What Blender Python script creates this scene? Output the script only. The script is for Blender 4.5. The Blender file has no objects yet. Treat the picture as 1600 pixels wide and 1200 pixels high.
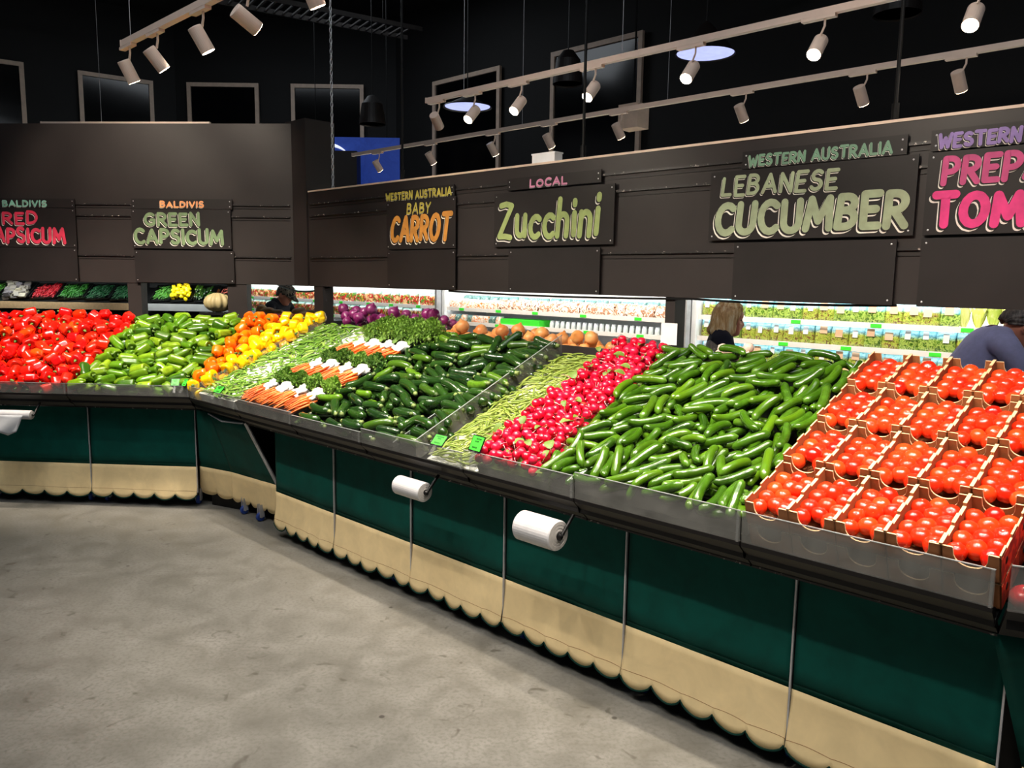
import bpy, bmesh, math, random
import numpy as np
from mathutils import Matrix, Vector, Quaternion

SC = bpy.context.scene
COL = SC.collection
RNG = random.Random(7)
PI = math.pi

# ------------------------------------------------------------------ frames
# R: the long display run, x = along it (towards the viewer's right), y = away from the aisle, z up
# L: the far run on the left, same sense
MR = Matrix.Rotation(math.radians(-44.1), 4, 'Z')
ML = Matrix.Rotation(math.radians(-3.9), 4, 'Z')
MW = Matrix.Identity(4)
def RP(x, y, z=0.0): return MR @ Vector((x, y, z))
def LP(x, y, z=0.0): return ML @ Vector((x, y, z))

# ------------------------------------------------------------------ tagging
def tag(o, label=None, cat=None, group=None, kind=None):
    if label: o['label'] = label
    if cat: o['category'] = cat
    if group: o['group'] = group
    if kind: o['kind'] = kind
    return o

def empty(name, M=MW, loc=(0, 0, 0)):
    o = bpy.data.objects.new(name, None)
    o.empty_display_size = .05
    COL.objects.link(o)
    o.matrix_world = M @ Matrix.Translation(loc)
    return o

def put(name, me, parent=None, M=None):
    """one mesh object; with a parent, M is local to the parent"""
    o = bpy.data.objects.new(name, me)
    COL.objects.link(o)
    if parent is not None:
        o.parent = parent
    if M is not None:
        if parent is not None: o.matrix_local = M
        else: o.matrix_world = M
    return o

def dup(o, M, parent=None):
    c = o.copy()
    COL.objects.link(c)
    if parent is not None: c.parent = parent
    if parent is None: c.matrix_world = M
    else: c.matrix_local = M
    return c

ORD = lambda n: f"{n}{'th' if 10 <= n % 100 <= 20 else {1: 'st', 2: 'nd', 3: 'rd'}.get(n % 10, 'th')}"

# ------------------------------------------------------------------ mesh builder
class MB:
    def __init__(self): self.v = []; self.f = []; self.mi = []; self.cur = 0
    def quad(self, a, b, c, d):
        i = len(self.v); self.v += [a, b, c, d]; self.f.append((i, i+1, i+2, i+3)); self.mi.append(self.cur)
    def face(self, pts):
        i = len(self.v); self.v += list(pts); self.f.append(tuple(range(i, i+len(pts)))); self.mi.append(self.cur)
    def raw(self, vs, fs):
        i = len(self.v); self.v += [tuple(p) for p in vs]
        for f in fs: self.f.append(tuple(i+k for k in f)); self.mi.append(self.cur)
    def box(self, x0, x1, y0, y1, z0, z1, M=None):
        vs = [(x, y, z) for x in (x0, x1) for y in (y0, y1) for z in (z0, z1)]
        if M is not None: vs = [tuple(M @ Vector(p)) for p in vs]
        self.raw(vs, [(0, 1, 3, 2), (4, 6, 7, 5), (0, 4, 5, 1), (2, 3, 7, 6), (0, 2, 6, 4), (1, 5, 7, 3)])
    def prism(self, poly, x0, x1, axis='x'):
        """polygon in the two other axes, extruded along axis"""
        n = len(poly)
        def P(t, p):
            if axis == 'x': return (t, p[0], p[1])
            if axis == 'y': return (p[0], t, p[1])
            return (p[0], p[1], t)
        vs = [P(x0, p) for p in poly] + [P(x1, p) for p in poly]
        fs = [tuple(range(n-1, -1, -1)), tuple(range(n, 2*n))] + [(i, (i+1) % n, n+(i+1) % n, n+i) for i in range(n)]
        self.raw(vs, fs)
    def tube(self, pts, rad, seg=8, cap=True):
        pts = [Vector(p) for p in pts]; n = len(pts)
        rad = rad if hasattr(rad, '__len__') else [rad]*n
        vs = []; fs = []; ref = None
        for i, p in enumerate(pts):
            d = (pts[min(i+1, n-1)] - pts[max(i-1, 0)])
            if d.length < 1e-9: d = Vector((0, 0, 1))
            d.normalize()
            if ref is None: ref = Vector((0, 0, 1)) if abs(d.z) < .9 else Vector((1, 0, 0))
            a = (ref - d*ref.dot(d)).normalized(); ref = a; b = d.cross(a)
            for k in range(seg):
                t = 2*PI*k/seg
                vs.append(p + (a*math.cos(t) + b*math.sin(t))*rad[i])
        for i in range(n-1):
            for k in range(seg):
                k2 = (k+1) % seg
                fs.append((i*seg+k, i*seg+k2, (i+1)*seg+k2, (i+1)*seg+k))
        if cap:
            fs.append(tuple(range(seg-1, -1, -1))); fs.append(tuple((n-1)*seg+k for k in range(seg)))
        self.raw(vs, fs)
    def lathe(self, prof, seg=16, M=None, cap=True):
        """prof: (r, z)"""
        vs = []; fs = []
        for r, z in prof:
            for k in range(seg):
                t = 2*PI*k/seg; p = Vector((r*math.cos(t), r*math.sin(t), z))
                vs.append(M @ p if M is not None else p)
        n = len(prof)
        for i in range(n-1):
            for k in range(seg):
                k2 = (k+1) % seg
                fs.append((i*seg+k, i*seg+k2, (i+1)*seg+k2, (i+1)*seg+k))
        if cap and prof[0][0] > 1e-6: fs.append(tuple(range(seg-1, -1, -1)))
        if cap and prof[-1][0] > 1e-6: fs.append(tuple((n-1)*seg+k for k in range(seg)))
        self.raw(vs, fs)
    def sphere(self, c, r, seg=10, rings=7, sc=(1, 1, 1)):
        prof = [(max(1e-7, math.sin(PI*i/rings)), -math.cos(PI*i/rings)) for i in range(rings+1)]
        M = Matrix.Translation(c) @ Matrix.Diagonal((r*sc[0], r*sc[1], r*sc[2], 1))
        self.lathe(prof, seg, M)
    def mesh(self, name, mats, smooth=False, weld=True):
        me = bpy.data.meshes.new(name)
        me.from_pydata([tuple(p) for p in self.v], [], self.f)
        if not isinstance(mats, (list, tuple)): mats = [mats]
        for m in mats: me.materials.append(m)
        if len(mats) > 1: me.polygons.foreach_set('material_index', self.mi)
        if weld:
            bm = bmesh.new(); bm.from_mesh(me)
            bmesh.ops.remove_doubles(bm, verts=bm.verts, dist=1e-6)
            bmesh.ops.recalc_face_normals(bm, faces=bm.faces)
            bm.to_mesh(me); bm.free()
        if smooth:
            me.polygons.foreach_set('use_smooth', [True]*len(me.polygons))
        me.update()
        return me
    def build(self, name, mats, parent=None, M=None, smooth=False, weld=True):
        return put(name, self.mesh(name, mats, smooth, weld), parent, M)

# ------------------------------------------------------------------ materials
def lin(c):
    return tuple((x/12.92 if x <= .04045 else ((x+.055)/1.055)**2.4) for x in (v/255 for v in c)) + (1,)
def new_mat(name):
    m = bpy.data.materials.new(name); m.use_nodes = True
    nt = m.node_tree; b = nt.nodes['Principled BSDF']
    return m, nt, b
def ramp(nt, stops, fac, interp='LINEAR'):
    r = nt.nodes.new('ShaderNodeValToRGB'); e = r.color_ramp.elements
    r.color_ramp.interpolation = interp
    while len(e) < len(stops): e.new(.5)
    for x, (p, c) in zip(e, stops): x.position = p; x.color = c
    nt.links.new(fac, r.inputs['Fac'])
    return r.outputs['Color']
def noise(nt, scale, detail=4, rough=.55, coord='Object', dist=0.0, vec=None):
    t = nt.nodes.new('ShaderNodeTexCoord'); n = nt.nodes.new('ShaderNodeTexNoise')
    n.inputs['Scale'].default_value = scale; n.inputs['Detail'].default_value = detail
    n.inputs['Roughness'].default_value = rough; n.inputs['Distortion'].default_value = dist
    nt.links.new(vec if vec is not None else t.outputs[coord], n.inputs['Vector'])
    return n.outputs['Fac']
def mixc(nt, a, b, fac, mode='MIX'):
    m = nt.nodes.new('ShaderNodeMix'); m.data_type = 'RGBA'; m.blend_type = mode
    for s, v in (('A', a), ('B', b)):
        sock = [i for i in m.inputs if i.name == s and i.type == 'RGBA'][0]
        if isinstance(v, tuple): sock.default_value = v
        else: nt.links.new(v, sock)
    f = [i for i in m.inputs if i.name == 'Factor' and i.type == 'VALUE'][0]
    if isinstance(fac, (int, float)): f.default_value = fac
    else: nt.links.new(fac, f)
    return [o for o in m.outputs if o.type == 'RGBA'][0]
def bump(nt, b, h, strength=.3, dist=.002):
    n = nt.nodes.new('ShaderNodeBump'); n.inputs['Strength'].default_value = strength; n.inputs['Distance'].default_value = dist
    nt.links.new(h, n.inputs['Height']); nt.links.new(n.outputs['Normal'], b.inputs['Normal'])

def plain(name, c, rough=.5, metal=0, var=.12, scale=12, spec=.5, bmp=0, emit=None, es=0, coat=0):
    m, nt, b = new_mat(name)
    c = lin(c) if max(c) > 1 else tuple(c)+(1,)
    lo = tuple(x*(1-var) for x in c[:3])+(1,); hi = tuple(min(1, x*(1+var)) for x in c[:3])+(1,)
    nf = noise(nt, scale)
    nt.links.new(ramp(nt, [(.3, lo), (.7, hi)], nf), b.inputs['Base Color'])
    b.inputs['Roughness'].default_value = rough; b.inputs['Metallic'].default_value = metal
    b.inputs['Specular IOR Level'].default_value = spec
    b.inputs['Coat Weight'].default_value = coat; b.inputs['Coat Roughness'].default_value = .08
    if bmp: bump(nt, b, noise(nt, scale*8), bmp)
    if es:
        b.inputs['Emission Color'].default_value = lin(emit or (255, 255, 255)); b.inputs['Emission Strength'].default_value = es
    return m

def veg(name, cols, rough=.3, spot=None, spotscale=30, spec=.5, coat=0., tip=None, tipaxis='X', bmp=0, sss=0.0):
    """a skin colour picked per piece by its random number, with mottling; tip=(pos0,pos1,colour) blends along the piece's own axis"""
    m, nt, b = new_mat(name)
    if len(cols) == 1: cols = cols*2
    oi = nt.nodes.new('ShaderNodeObjectInfo')
    st = [(i/max(1, len(cols)-1), lin(c)) for i, c in enumerate(cols)]
    col = ramp(nt, st, oi.outputs['Random'])
    if spot:
        col = mixc(nt, col, lin(spot), ramp(nt, [(.5, (0, 0, 0, 1)), (.75, (.75, .75, .75, 1))], noise(nt, spotscale)))
    if tip:
        t = nt.nodes.new('ShaderNodeTexCoord'); s = nt.nodes.new('ShaderNodeSeparateXYZ'); nt.links.new(t.outputs['Object'], s.inputs[0])
        mr = nt.nodes.new('ShaderNodeMapRange'); nt.links.new(s.outputs[tipaxis], mr.inputs['Value'])
        mr.inputs['From Min'].default_value = tip[0]; mr.inputs['From Max'].default_value = tip[1]
        col = mixc(nt, col, lin(tip[2]), mr.outputs['Result'])
    nt.links.new(col, b.inputs['Base Color'])
    b.inputs['Roughness'].default_value = rough; b.inputs['Specular IOR Level'].default_value = spec
    b.inputs['Coat Weight'].default_value = coat; b.inputs['Coat Roughness'].default_value = .1
    if bmp: bump(nt, b, noise(nt, spotscale*2), bmp, .002)
    return m

M = {}
def mats():
    M['black_paint'] = plain('black_paint', (17, 15, 15), .4, spec=.35, var=.25, scale=5, bmp=.05)
    M['board_paint'] = plain('board_paint', (38, 33, 32), .48, spec=.35, var=.16, scale=3, bmp=.04)
    M['sign_paint'] = plain('sign_paint', (27, 23, 23), .5, spec=.3, var=.2, scale=4, bmp=.04)
    M['black_plastic'] = plain('black_plastic', (11, 11, 12), .4, var=.2, spec=.3)
    M['black_metal'] = plain('black_metal', (13, 13, 13), .45, .2, var=.2, spec=.3)
    M['grey_metal'] = plain('grey_metal', (178, 178, 182), .4, .35, var=.15)
    M['rail_scuffed'] = None
    M['ceiling_black'] = plain('ceiling_black', (16, 15, 15), .8, var=.3, scale=2)
    M['deck_dark'] = plain('deck_dark', (44, 40, 38), .7, var=.3, scale=2)
    M['wall_black'] = plain('wall_black', (13, 13, 14), .75, var=.3, scale=1)
    M['frame_tan'] = plain('frame_tan', (212, 188, 168), .5, var=.1)
    M['dark_glass'] = plain('dark_glass', (7, 8, 10), .12, var=.2)
    M['lamp_white'] = plain('lamp_white', (222, 198, 182), .42, var=.04)
    M['lamp_glow'] = plain('lamp_glow', (255, 240, 215), .4, emit=(255, 234, 205), es=26)
    M['lamp_off'] = plain('lamp_off', (35, 33, 32), .3)
    M['disc_glow'] = plain('disc_glow', (170, 174, 200), .5, emit=(196, 202, 236), es=.55)
    M['shade_dark'] = plain('shade_dark', (32, 26, 24), .5)
    M['white_paint'] = plain('white_paint', (225, 225, 225), .4, var=.05)
    M['shelf_white'] = plain('shelf_white', (228, 222, 216), .4, var=.05)
    M['led'] = plain('led', (255, 255, 255), .4, emit=(235, 250, 255), es=5)
    M['green_cloth'] = None
    M['label_green'] = plain('label_green', (70, 225, 60), .4, var=.05)
    M['ink'] = plain('ink', (15, 30, 12), .5)
    M['blue_wheel'] = plain('blue_wheel', (28, 60, 140), .4)
    M['kraft'] = plain('kraft', (150, 92, 50), .75, var=.12, scale=20)
    M['kraft_edge'] = plain('kraft_edge', (226, 186, 140), .8, var=.1, scale=40)
    M['kraft_red'] = None
    M['edge_glint'] = plain('edge_glint', (138, 142, 142), .25, var=.15)  # pale grey paints the light caught by polished acrylic edges
    M['bag_white'] = plain('bag_white', (188, 188, 192), .28, var=.06, scale=30, bmp=.3, coat=.2)
    M['bag_film'] = plain('bag_film', (176, 180, 186), .3, var=.05, scale=8, bmp=.3)
    M['bag_end'] = plain('bag_end', (170, 167, 164), .5, var=.12, scale=60)
    M['skin'] = plain('skin', (206, 136, 108), .5, var=.07, scale=14)
    M['skin_red'] = plain('skin_red', (214, 134, 104), .5, var=.09, scale=14)
    M['navy_cloth'] = plain('navy_cloth', (16, 16, 38), .85, var=.2, scale=20)
    M['lilac_cloth'] = plain('lilac_cloth', (172, 168, 208), .85, var=.08, scale=40, bmp=.2)
    M['dark_cloth'] = plain('dark_cloth', (28, 30, 40), .9, var=.2, scale=20)
    M['lip'] = plain('lip', (176, 82, 76), .5)
    M['eye'] = plain('eye', (30, 24, 22), .2)
    M['blue_poster'] = None
    M['concrete'] = None
    mats_special()

def mats_special():
    # polished concrete
    m, nt, b = new_mat('concrete')
    n1 = noise(nt, .7, 5, .6); n2 = noise(nt, 5, 6, .62, dist=.6); n3 = noise(nt, 60, 3, .5)
    c1 = ramp(nt, [(.3, lin((92, 91, 86))), (.7, lin((119, 118, 113)))], n1)
    c2 = ramp(nt, [(.30, lin((82, 80, 74))), (.5, lin((110, 109, 104))), (.72, lin((130, 129, 125)))], n2)
    c = mixc(nt, c1, c2, .5)
    c = mixc(nt, c, lin((88, 86, 80)), ramp(nt, [(.45, (0, 0, 0, 1)), (.65, (.5, .5, .5, 1))], n3))
    # small scattered stains and scuffs
    st = noise(nt, 9, 2, .4, dist=1.5)
    c = mixc(nt, c, lin((58, 54, 46)), ramp(nt, [(.66, (0, 0, 0, 1)), (.76, (.6, .6, .6, 1))], st))
    v = nt.nodes.new('ShaderNodeTexVoronoi'); v.inputs['Scale'].default_value = 3.2
    t = nt.nodes.new('ShaderNodeTexCoord'); nt.links.new(t.outputs['Object'], v.inputs['Vector'])
    c = mixc(nt, c, lin((44, 41, 38)), ramp(nt, [(.028, (.75, .75, .75, 1)), (.045, (0, 0, 0, 1))], v.outputs['Distance']))
    nt.links.new(c, b.inputs['Base Color'])
    nt.links.new(ramp(nt, [(.3, (.30, .30, .30, 1)), (.7, (.48, .48, .48, 1))], n2), b.inputs['Roughness'])
    b.inputs['Specular IOR Level'].default_value = .35
    bump(nt, b, n2, .04, .002)
    M['concrete'] = m
    # woven cloths
    for nm, c, v in (('green_cloth', (2, 70, 62), .2), ('cream_cloth', (240, 215, 164), .09), ('green_binding', (10, 52, 44), .2)):
        m, nt, b = new_mat(nm)
        cc = lin(c); lo = tuple(x*(1-v) for x in cc[:3])+(1,); hi = tuple(min(1, x*(1+v)) for x in cc[:3])+(1,)
        nt.links.new(ramp(nt, [(.3, lo), (.7, hi)], noise(nt, 7, 4, .6, dist=.4)), b.inputs['Base Color'])
        b.inputs['Roughness'].default_value = .7; b.inputs['Specular IOR Level'].default_value = .15
        bump(nt, b, noise(nt, 260, 2), .12, .001)
        M[nm] = m
    # scuffed black rail with chipped white paint
    m, nt, b = new_mat('rail_scuffed')
    nt.links.new(ramp(nt, [(.60, lin((24, 20, 20))), (.70, lin((200, 190, 180)))], noise(nt, 38, 3, .7)), b.inputs['Base Color'])
    b.inputs['Roughness'].default_value = .4
    M['rail_scuffed'] = m
    # red printed cardboard
    m, nt, b = new_mat('kraft_red')
    n = noise(nt, 26, 2, .5)
    nt.links.new(ramp(nt, [(.46, lin((206, 62, 24))), (.52, lin((150, 34, 14)))], n), b.inputs['Base Color'])
    b.inputs['Roughness'].default_value = .7
    M['kraft_red'] = m
    # blue poster
    m, nt, b = new_mat('blue_poster')
    nt.links.new(ramp(nt, [(.3, lin((26, 50, 120))), (.7, lin((48, 80, 170)))], noise(nt, 3, 5, .7, dist=1)), b.inputs['Base Color'])
    b.inputs['Emission Color'].default_value = lin((38, 66, 160)); b.inputs['Emission Strength'].default_value = .32
    M['blue_poster'] = m
    M['poster_white'] = plain('poster_white', (240, 240, 245), .4, emit=(235, 240, 255), es=.8)
    # clear acrylic: see-through sheet with a sheen and a little haze
    for nm, al, c in (('acrylic', .24, (150, 150, 145)), ('acrylic_clear', .15, (150, 152, 152))):
        m, nt, b = new_mat(nm)
        tr = nt.nodes.new('ShaderNodeBsdfTransparent'); tr.inputs['Color'].default_value = (.93, .94, .94, 1)
        mx = nt.nodes.new('ShaderNodeMixShader')
        b.inputs['Base Color'].default_value = lin(c); b.inputs['Roughness'].default_value = .16
        f = ramp(nt, [(.3, (al*.7,)*3+(1,)), (.75, (al*1.5,)*3+(1,))], noise(nt, 9, 4))
        nt.links.new(f, mx.inputs['Fac']); nt.links.new(tr.outputs[0], mx.inputs[1]); nt.links.new(b.outputs[0], mx.inputs[2])
        nt.links.new(mx.outputs[0], nt.nodes['Material Output'].inputs['Surface'])
        M[nm] = m
    # camouflage cap
    m, nt, b = new_mat('camo')
    nt.links.new(ramp(nt, [(.42, lin((48, 44, 36))), (.45, lin((112, 104, 88))), (.55, lin((150, 140, 122))), (.58, lin((30, 28, 26)))], noise(nt, 22, 1), 'CONSTANT'), b.inputs['Base Color'])
    b.inputs['Roughness'].default_value = .9
    M['camo'] = m
    # hair: streaks running down the strand
    for nm, a, c, d in (('hair_blonde', (176, 120, 66), (226, 182, 124), (250, 232, 192)), ('hair_grey', (46, 38, 34), (84, 72, 64), (134, 120, 110))):
        m, nt, b = new_mat(nm)
        t = nt.nodes.new('ShaderNodeTexCoord'); mp = nt.nodes.new('ShaderNodeMapping'); mp.inputs['Scale'].default_value = (60, 60, 7)
        nt.links.new(t.outputs['Object'], mp.inputs['Vector'])
        n = noise(nt, 1.0, 3, .6, vec=mp.outputs['Vector'])
        nt.links.new(ramp(nt, [(.3, lin(a)), (.5, lin(c)), (.7, lin(d))], n), b.inputs['Base Color'])
        b.inputs['Roughness'].default_value = .5
        bump(nt, b, n, .5, .004)
        M[nm] = m
    # painted sign colours
    for nm, c in (('paint_red', (196, 44, 74)), ('paint_green', (104, 128, 90)), ('paint_mint', (120, 180, 160)), ('paint_peach', (226, 150, 96)), ('paint_teal', (104, 142, 116)),
                  ('paint_olive', (176, 164, 66)), ('paint_orange', (190, 128, 48)), ('paint_pink', (208, 132, 166)), ('paint_lime', (150, 166, 100)),
                  ('paint_sage', (146, 158, 126)), ('paint_lilac', (140, 116, 176)), ('paint_rose', (190, 66, 122)), ('paint_magenta', (214, 44, 122)), ('paint_white', (226, 222, 212))):
        M[nm] = plain(nm, c, .6, var=.2, scale=14)

mats()
# ================================================================== the setting
def structure(o): o['kind'] = 'structure'; return o
fl = MB(); fl.box(-14, 9, -6, 16, -.1, 0)
structure(fl.build('floor', M['concrete']))
# dark ceiling deck with ribs
ce = MB(); ce.box(-14, 9, -6, 16, 6.4, 6.5)
structure(ce.build('ceiling', M['ceiling_black']))
W2 = (-6.36, 15.4)
def wall(name, p, q, z0=0, z1=6.4, t=.12, mat='wall_black'):
    d = Vector((q[0]-p[0], q[1]-p[1], 0)); L = d.length; a = math.atan2(d.y, d.x)
    m = MB(); m.box(0, L, 0, t, z0, z1)
    return structure(m.build(name, M[mat], None, Matrix.Translation((p[0], p[1], 0)) @ Matrix.Rotation(a, 4, 'Z')))
wr0 = RP(-12.33, 9.5); wr1 = RP(4.5, 9.5)
wall('wall_left', (-11.74, 11.55), W2)
wall('wall_back', W2, (wr0.x, wr0.y))
wall('wall_right', (wr0.x, wr0.y), (wr1.x, wr1.y))
# high interior windows: pale frames around dark glass
def window(name, O, ang, w, h):
    Mx = Matrix.Translation(O) @ Matrix.Rotation(ang, 4, 'Z')
    e = structure(empty(name, Mx))
    t = .07; f = MB()
    f.box(0, w, -.05, 0, h-t, h); f.box(0, t, -.05, 0, 0, h-t); f.box(w-t, w, -.05, 0, 0, h-t); f.box(t, w-t, -.05, 0, 0, t)
    f.build('window_frame', M['frame_tan'], e)
    g = MB(); g.box(t, w-t, -.02, -.01, t, h-t); g.build('window_pane', M['dark_glass'], e)
aL = math.atan2(W2[1]-11.55, W2[0]+11.74)
dL = Vector((math.cos(aL), math.sin(aL), 0)); nL = Vector((math.sin(aL), -math.cos(aL), 0))
for i, (x, w) in enumerate(((-7.68, 1.22), (-9.31, 1.20))):
    P = Vector((x, 11.55+(x+11.74)*math.tan(aL), 3.18)) + nL*.03
    window(f'window_{i+1}', P, aL, w, 2.0)
for i, (x, w) in enumerate(((-6.11, 1.33), (-4.18, 1.35))):
    window(f'window_{i+3}', Vector((x, 15.34, 3.18)), 0, w, 2.03)
aR = math.radians(-44.1)
for i, (x, w) in enumerate(((-11.18, 1.68), (-8.40, 1.68))):
    window(f'window_{i+5}', RP(x, 9.46, 3.15), aR, w, 1.95)

# ================================================================== hanging sign boards
def stroke_arc(cx, cy, rx, ry, a0, a1, n=9):
    return [(cx+rx*math.cos(math.radians(a0+(a1-a0)*i/n)), cy+ry*math.sin(math.radians(a0+(a1-a0)*i/n))) for i in range(n+1)]
A_ = stroke_arc
GL = {
 'A': (.74, [[(0, 0), (.37, 1), (.74, 0)], [(.15, .34), (.6, .34)]]),
 'B': (.56, [[(0, 0), (0, 1)], [(0, 1)]+A_(.22, .77, .28, .23, 90, -90)+[(0, .54)], [(0, .54)]+A_(.25, .27, .31, .27, 90, -90)+[(0, 0)]]),
 'C': (.62, [A_(.38, .5, .38, .5, 48, 312, 12)]),
 'D': (.62, [[(0, 0), (0, 1)], [(0, 1)]+A_(.18, .5, .44, .5, 90, -90)+[(0, 0)]]),
 'E': (.5, [[(.5, 1), (0, 1), (0, 0), (.5, 0)], [(0, .52), (.4, .52)]]),
 'G': (.7, [A_(.38, .5, .38, .5, 48, 310, 12)+[(.68, .12), (.68, .44), (.44, .44)]]),
 'I': (.04, [[(.02, 0), (.02, 1)]]),
 'K': (.6, [[(0, 0), (0, 1)], [(.55, 1), (.05, .45), (.6, 0)]]),
 'L': (.5, [[(0, 1), (0, 0), (.5, 0)]]),
 'M': (.86, [[(0, 0), (.1, 1), (.43, .25), (.76, 1), (.86, 0)]]),
 'N': (.6, [[(0, 0), (.02, 1), (.58, 0), (.6, 1)]]),
 'O': (.74, [A_(.37, .5, .37, .5, 90, 450, 14)]),
 'P': (.54, [[(0, 0), (0, 1)], [(0, 1)]+A_(.22, .73, .32, .27, 90, -90)+[(0, .46)]]),
 'R': (.58, [[(0, 0), (0, 1)], [(0, 1)]+A_(.22, .74, .32, .26, 90, -90)+[(0, .48)], [(.2, .48), (.58, 0)]]),
 'S': (.54, [A_(.28, .76, .25, .24, 35, 265, 9)+A_(.26, .26, .27, .26, 85, -150, 9)]),
 'T': (.66, [[(0, 1), (.66, 1)], [(.33, 1), (.33, 0)]]),
 'U': (.6, [[(0, 1), (0, .3)]+A_(.3, .3, .3, .3, 180, 360)+[(.6, 1)]]),
 'V': (.66, [[(0, 1), (.33, 0), (.66, 1)]]),
 'W': (.9, [[(0, 1), (.2, 0), (.45, .72), (.7, 0), (.9, 1)]]),
 'Y': (.62, [[(0, 1), (.31, .5)], [(.62, 1), (.31, .5), (.31, 0)]]),
 'Z': (.62, [[(.02, .96), (.3, 1.0), (.6, .94), (.02, .04), (.34, .04), (.62, .0)]]),
 'u': (.42, [[(0, .62), (0, .2)]+A_(.2, .2, .2, .2, 180, 360)+[(.42, .62), (.42, 0)]]),
 'c': (.38, [A_(.26, .31, .26, .31, 48, 312, 10)]),
 'h': (.42, [[(0, 1.05), (0, 0)], [(0, .36)]+A_(.21, .4, .21, .22, 180, 0)+[(.42, 0)]]),
 'i': (.02, [[(.01, .64), (.01, 0)], [(.01, .9), (.01, 1.0)]]),
 'n': (.42, [[(0, .62), (0, 0)], [(0, .36)]+A_(.21, .4, .21, .22, 180, 0)+[(.42, 0)]]),
 ' ': (.25, []),
}
def ribbon(mb, line, w, y, t=.0008):
    """a brush stroke of width w along a polyline in the x-z plane, facing -y"""
    n = len(line)
    for i in range(n-1):
        a = Vector(line[i]); b = Vector(line[i+1]); d = b-a
        if d.length < 1e-6: continue
        d.normalize(); p = Vector((-d.y, d.x))*w/2
        q = [a+p, b+p, b-p, a-p]
        yy = y - i*1e-5
        mb.face([(v.x, yy, v.y) for v in q])
    for i in range(n):
        c = Vector(line[i]); yy = y - 2e-4 - i*1e-5
        mb.face([(c.x+w/2*math.cos(2*PI*k/12), yy, c.y+w/2*math.sin(2*PI*k/12)) for k in range(12)])
def lettering(parent, text, x0, x1, z0, z1, col, weight=.2, seed=1, slant=0.0, outline=True, y=0.0, end_z=0.0):
    if ' ' in text:   # each word painted by itself
        wd = [sum(GL[c][0]+.30 for c in w)-.30 for w in text.split(' ')]; tot = sum(wd)+.55*(len(wd)-1); x = x0
        for i, (w, q) in enumerate(zip(text.split(' '), wd)):
            lettering(parent, w, x, x+(x1-x0)*q/tot, z0, z1, col, weight, seed+40*i, slant, outline, y, end_z); x += (x1-x0)*(q+.55)/tot
        return
    rr = random.Random(seed); h = z1-z0
    gap = .30
    adv = []; x = 0
    for ch in text:
        w = GL[ch][0]; adv.append(x); x += w + (gap if ch != ' ' else .2)
    tot = x - gap
    st = weight*h
    sx = (x1-x0-st)/tot; sz = h-st
    body = MB(); out = MB()
    for ch, a in zip(text, adv):
        jz = rr.uniform(-.035, .035)*h; js = rr.uniform(.94, 1.06); rot = rr.uniform(-.05, .05)
        for s in GL[ch][1]:
            pts = []
            for px, pz in s:
                zz = z0+st/2+pz*sz*js+jz
                xx = x0+st/2+(a+px)*sx + slant*(zz-z0) + rot*(zz-z0-h/2)
                pts.append((xx, zz + end_z*((xx-x0)/(x1-x0))))
            ribbon(body, pts, st, y-.0032)
            if outline:
                off = [(px-st*.34, pz-st*.40) for px, pz in pts]
                out.cur = 0; ribbon(out, off, st*1.0, y-.0010)
                off2 = [(px-st*.17, pz-st*.20) for px, pz in pts]
                out.cur = 1; ribbon(out, off2, st*1.06, y-.0021)
    body.build('lettering', M[col], parent, weld=False)
    if outline:
        out.build('lettering_shadow', [M['paint_white'], M['sign_paint']], parent, weld=False)

def board(name, Mf, x0, x1, z0, z1, y, label, cat='sign', t=.008, tilt=0, group=None):
    """a flat board hung on the rails, its face towards -y"""
    e = empty(name, Mf, (0, y, 0))
    m = MB(); m.box(x0, x1, 0, t, z0, z1)
    m.build('board', M['sign_paint'], e)
    s = MB()
    for sx in (x0+.02, x1-.02):
        for sz in (z0+.02, z1-.02):
            s.lathe([(0.004, 0), (0.004, .0015), (1e-6, .0025)], 8, Matrix.Translation((sx, 0, sz)) @ Matrix.Rotation(PI/2, 4, 'X'))
    s.build('screw', M['grey_metal'], e)
    tag(e, label, cat, group)
    return e

def hoarding(name, Mf, x0, x1, y0, y1, z0, z1, label, edge=True):
    e = empty(name, Mf)
    m = MB(); m.box(x0, x1, y0, y1, z0, z1); m.build('panel', M['board_paint'], e)
    for zz in (2.275, 2.18, 1.845):
        r = MB(); r.box(x0+.03, x1-.03, y0-.012, y0, zz-.006, zz+.006); r.build('rail', M['rail_scuffed'], e)
        r = MB(); r.box(x0+.03, x1-.03, y0-.004, y0, zz-.03, zz-.027); r.build('rail_lip', M['black_paint'], e)
    if edge:
        m = MB(); m.box(x0, x1, y0-.004, y0+.012, z1, z1+.012); m.build('edge_strip', M['frame_tan'], e)
    tag(e, label, 'sign board')
    return e
hoarding('sign_hoarding', MR, -5.84, .9, 3.595, 3.70, 1.612, 2.372, 'long dark hanging board with painted signs along the cucumber and zucchini side')
hoarding('sign_hoarding', ML, -6.2, -2.31, 6.645, 6.75, 1.615, 2.94, 'tall dark hanging board carrying the capsicum signs', False)
# corner box that closes the two boards
e = empty('corner_box', MR)
m = MB(); m.box(-6.15, -5.845, 3.58, 3.86, 1.61, 2.96); m.build('box_panel', M['board_paint'], e)
tag(e, 'tall dark box column where the two hanging boards meet', 'column')

yR, yL = 3.573, 6.623
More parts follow.
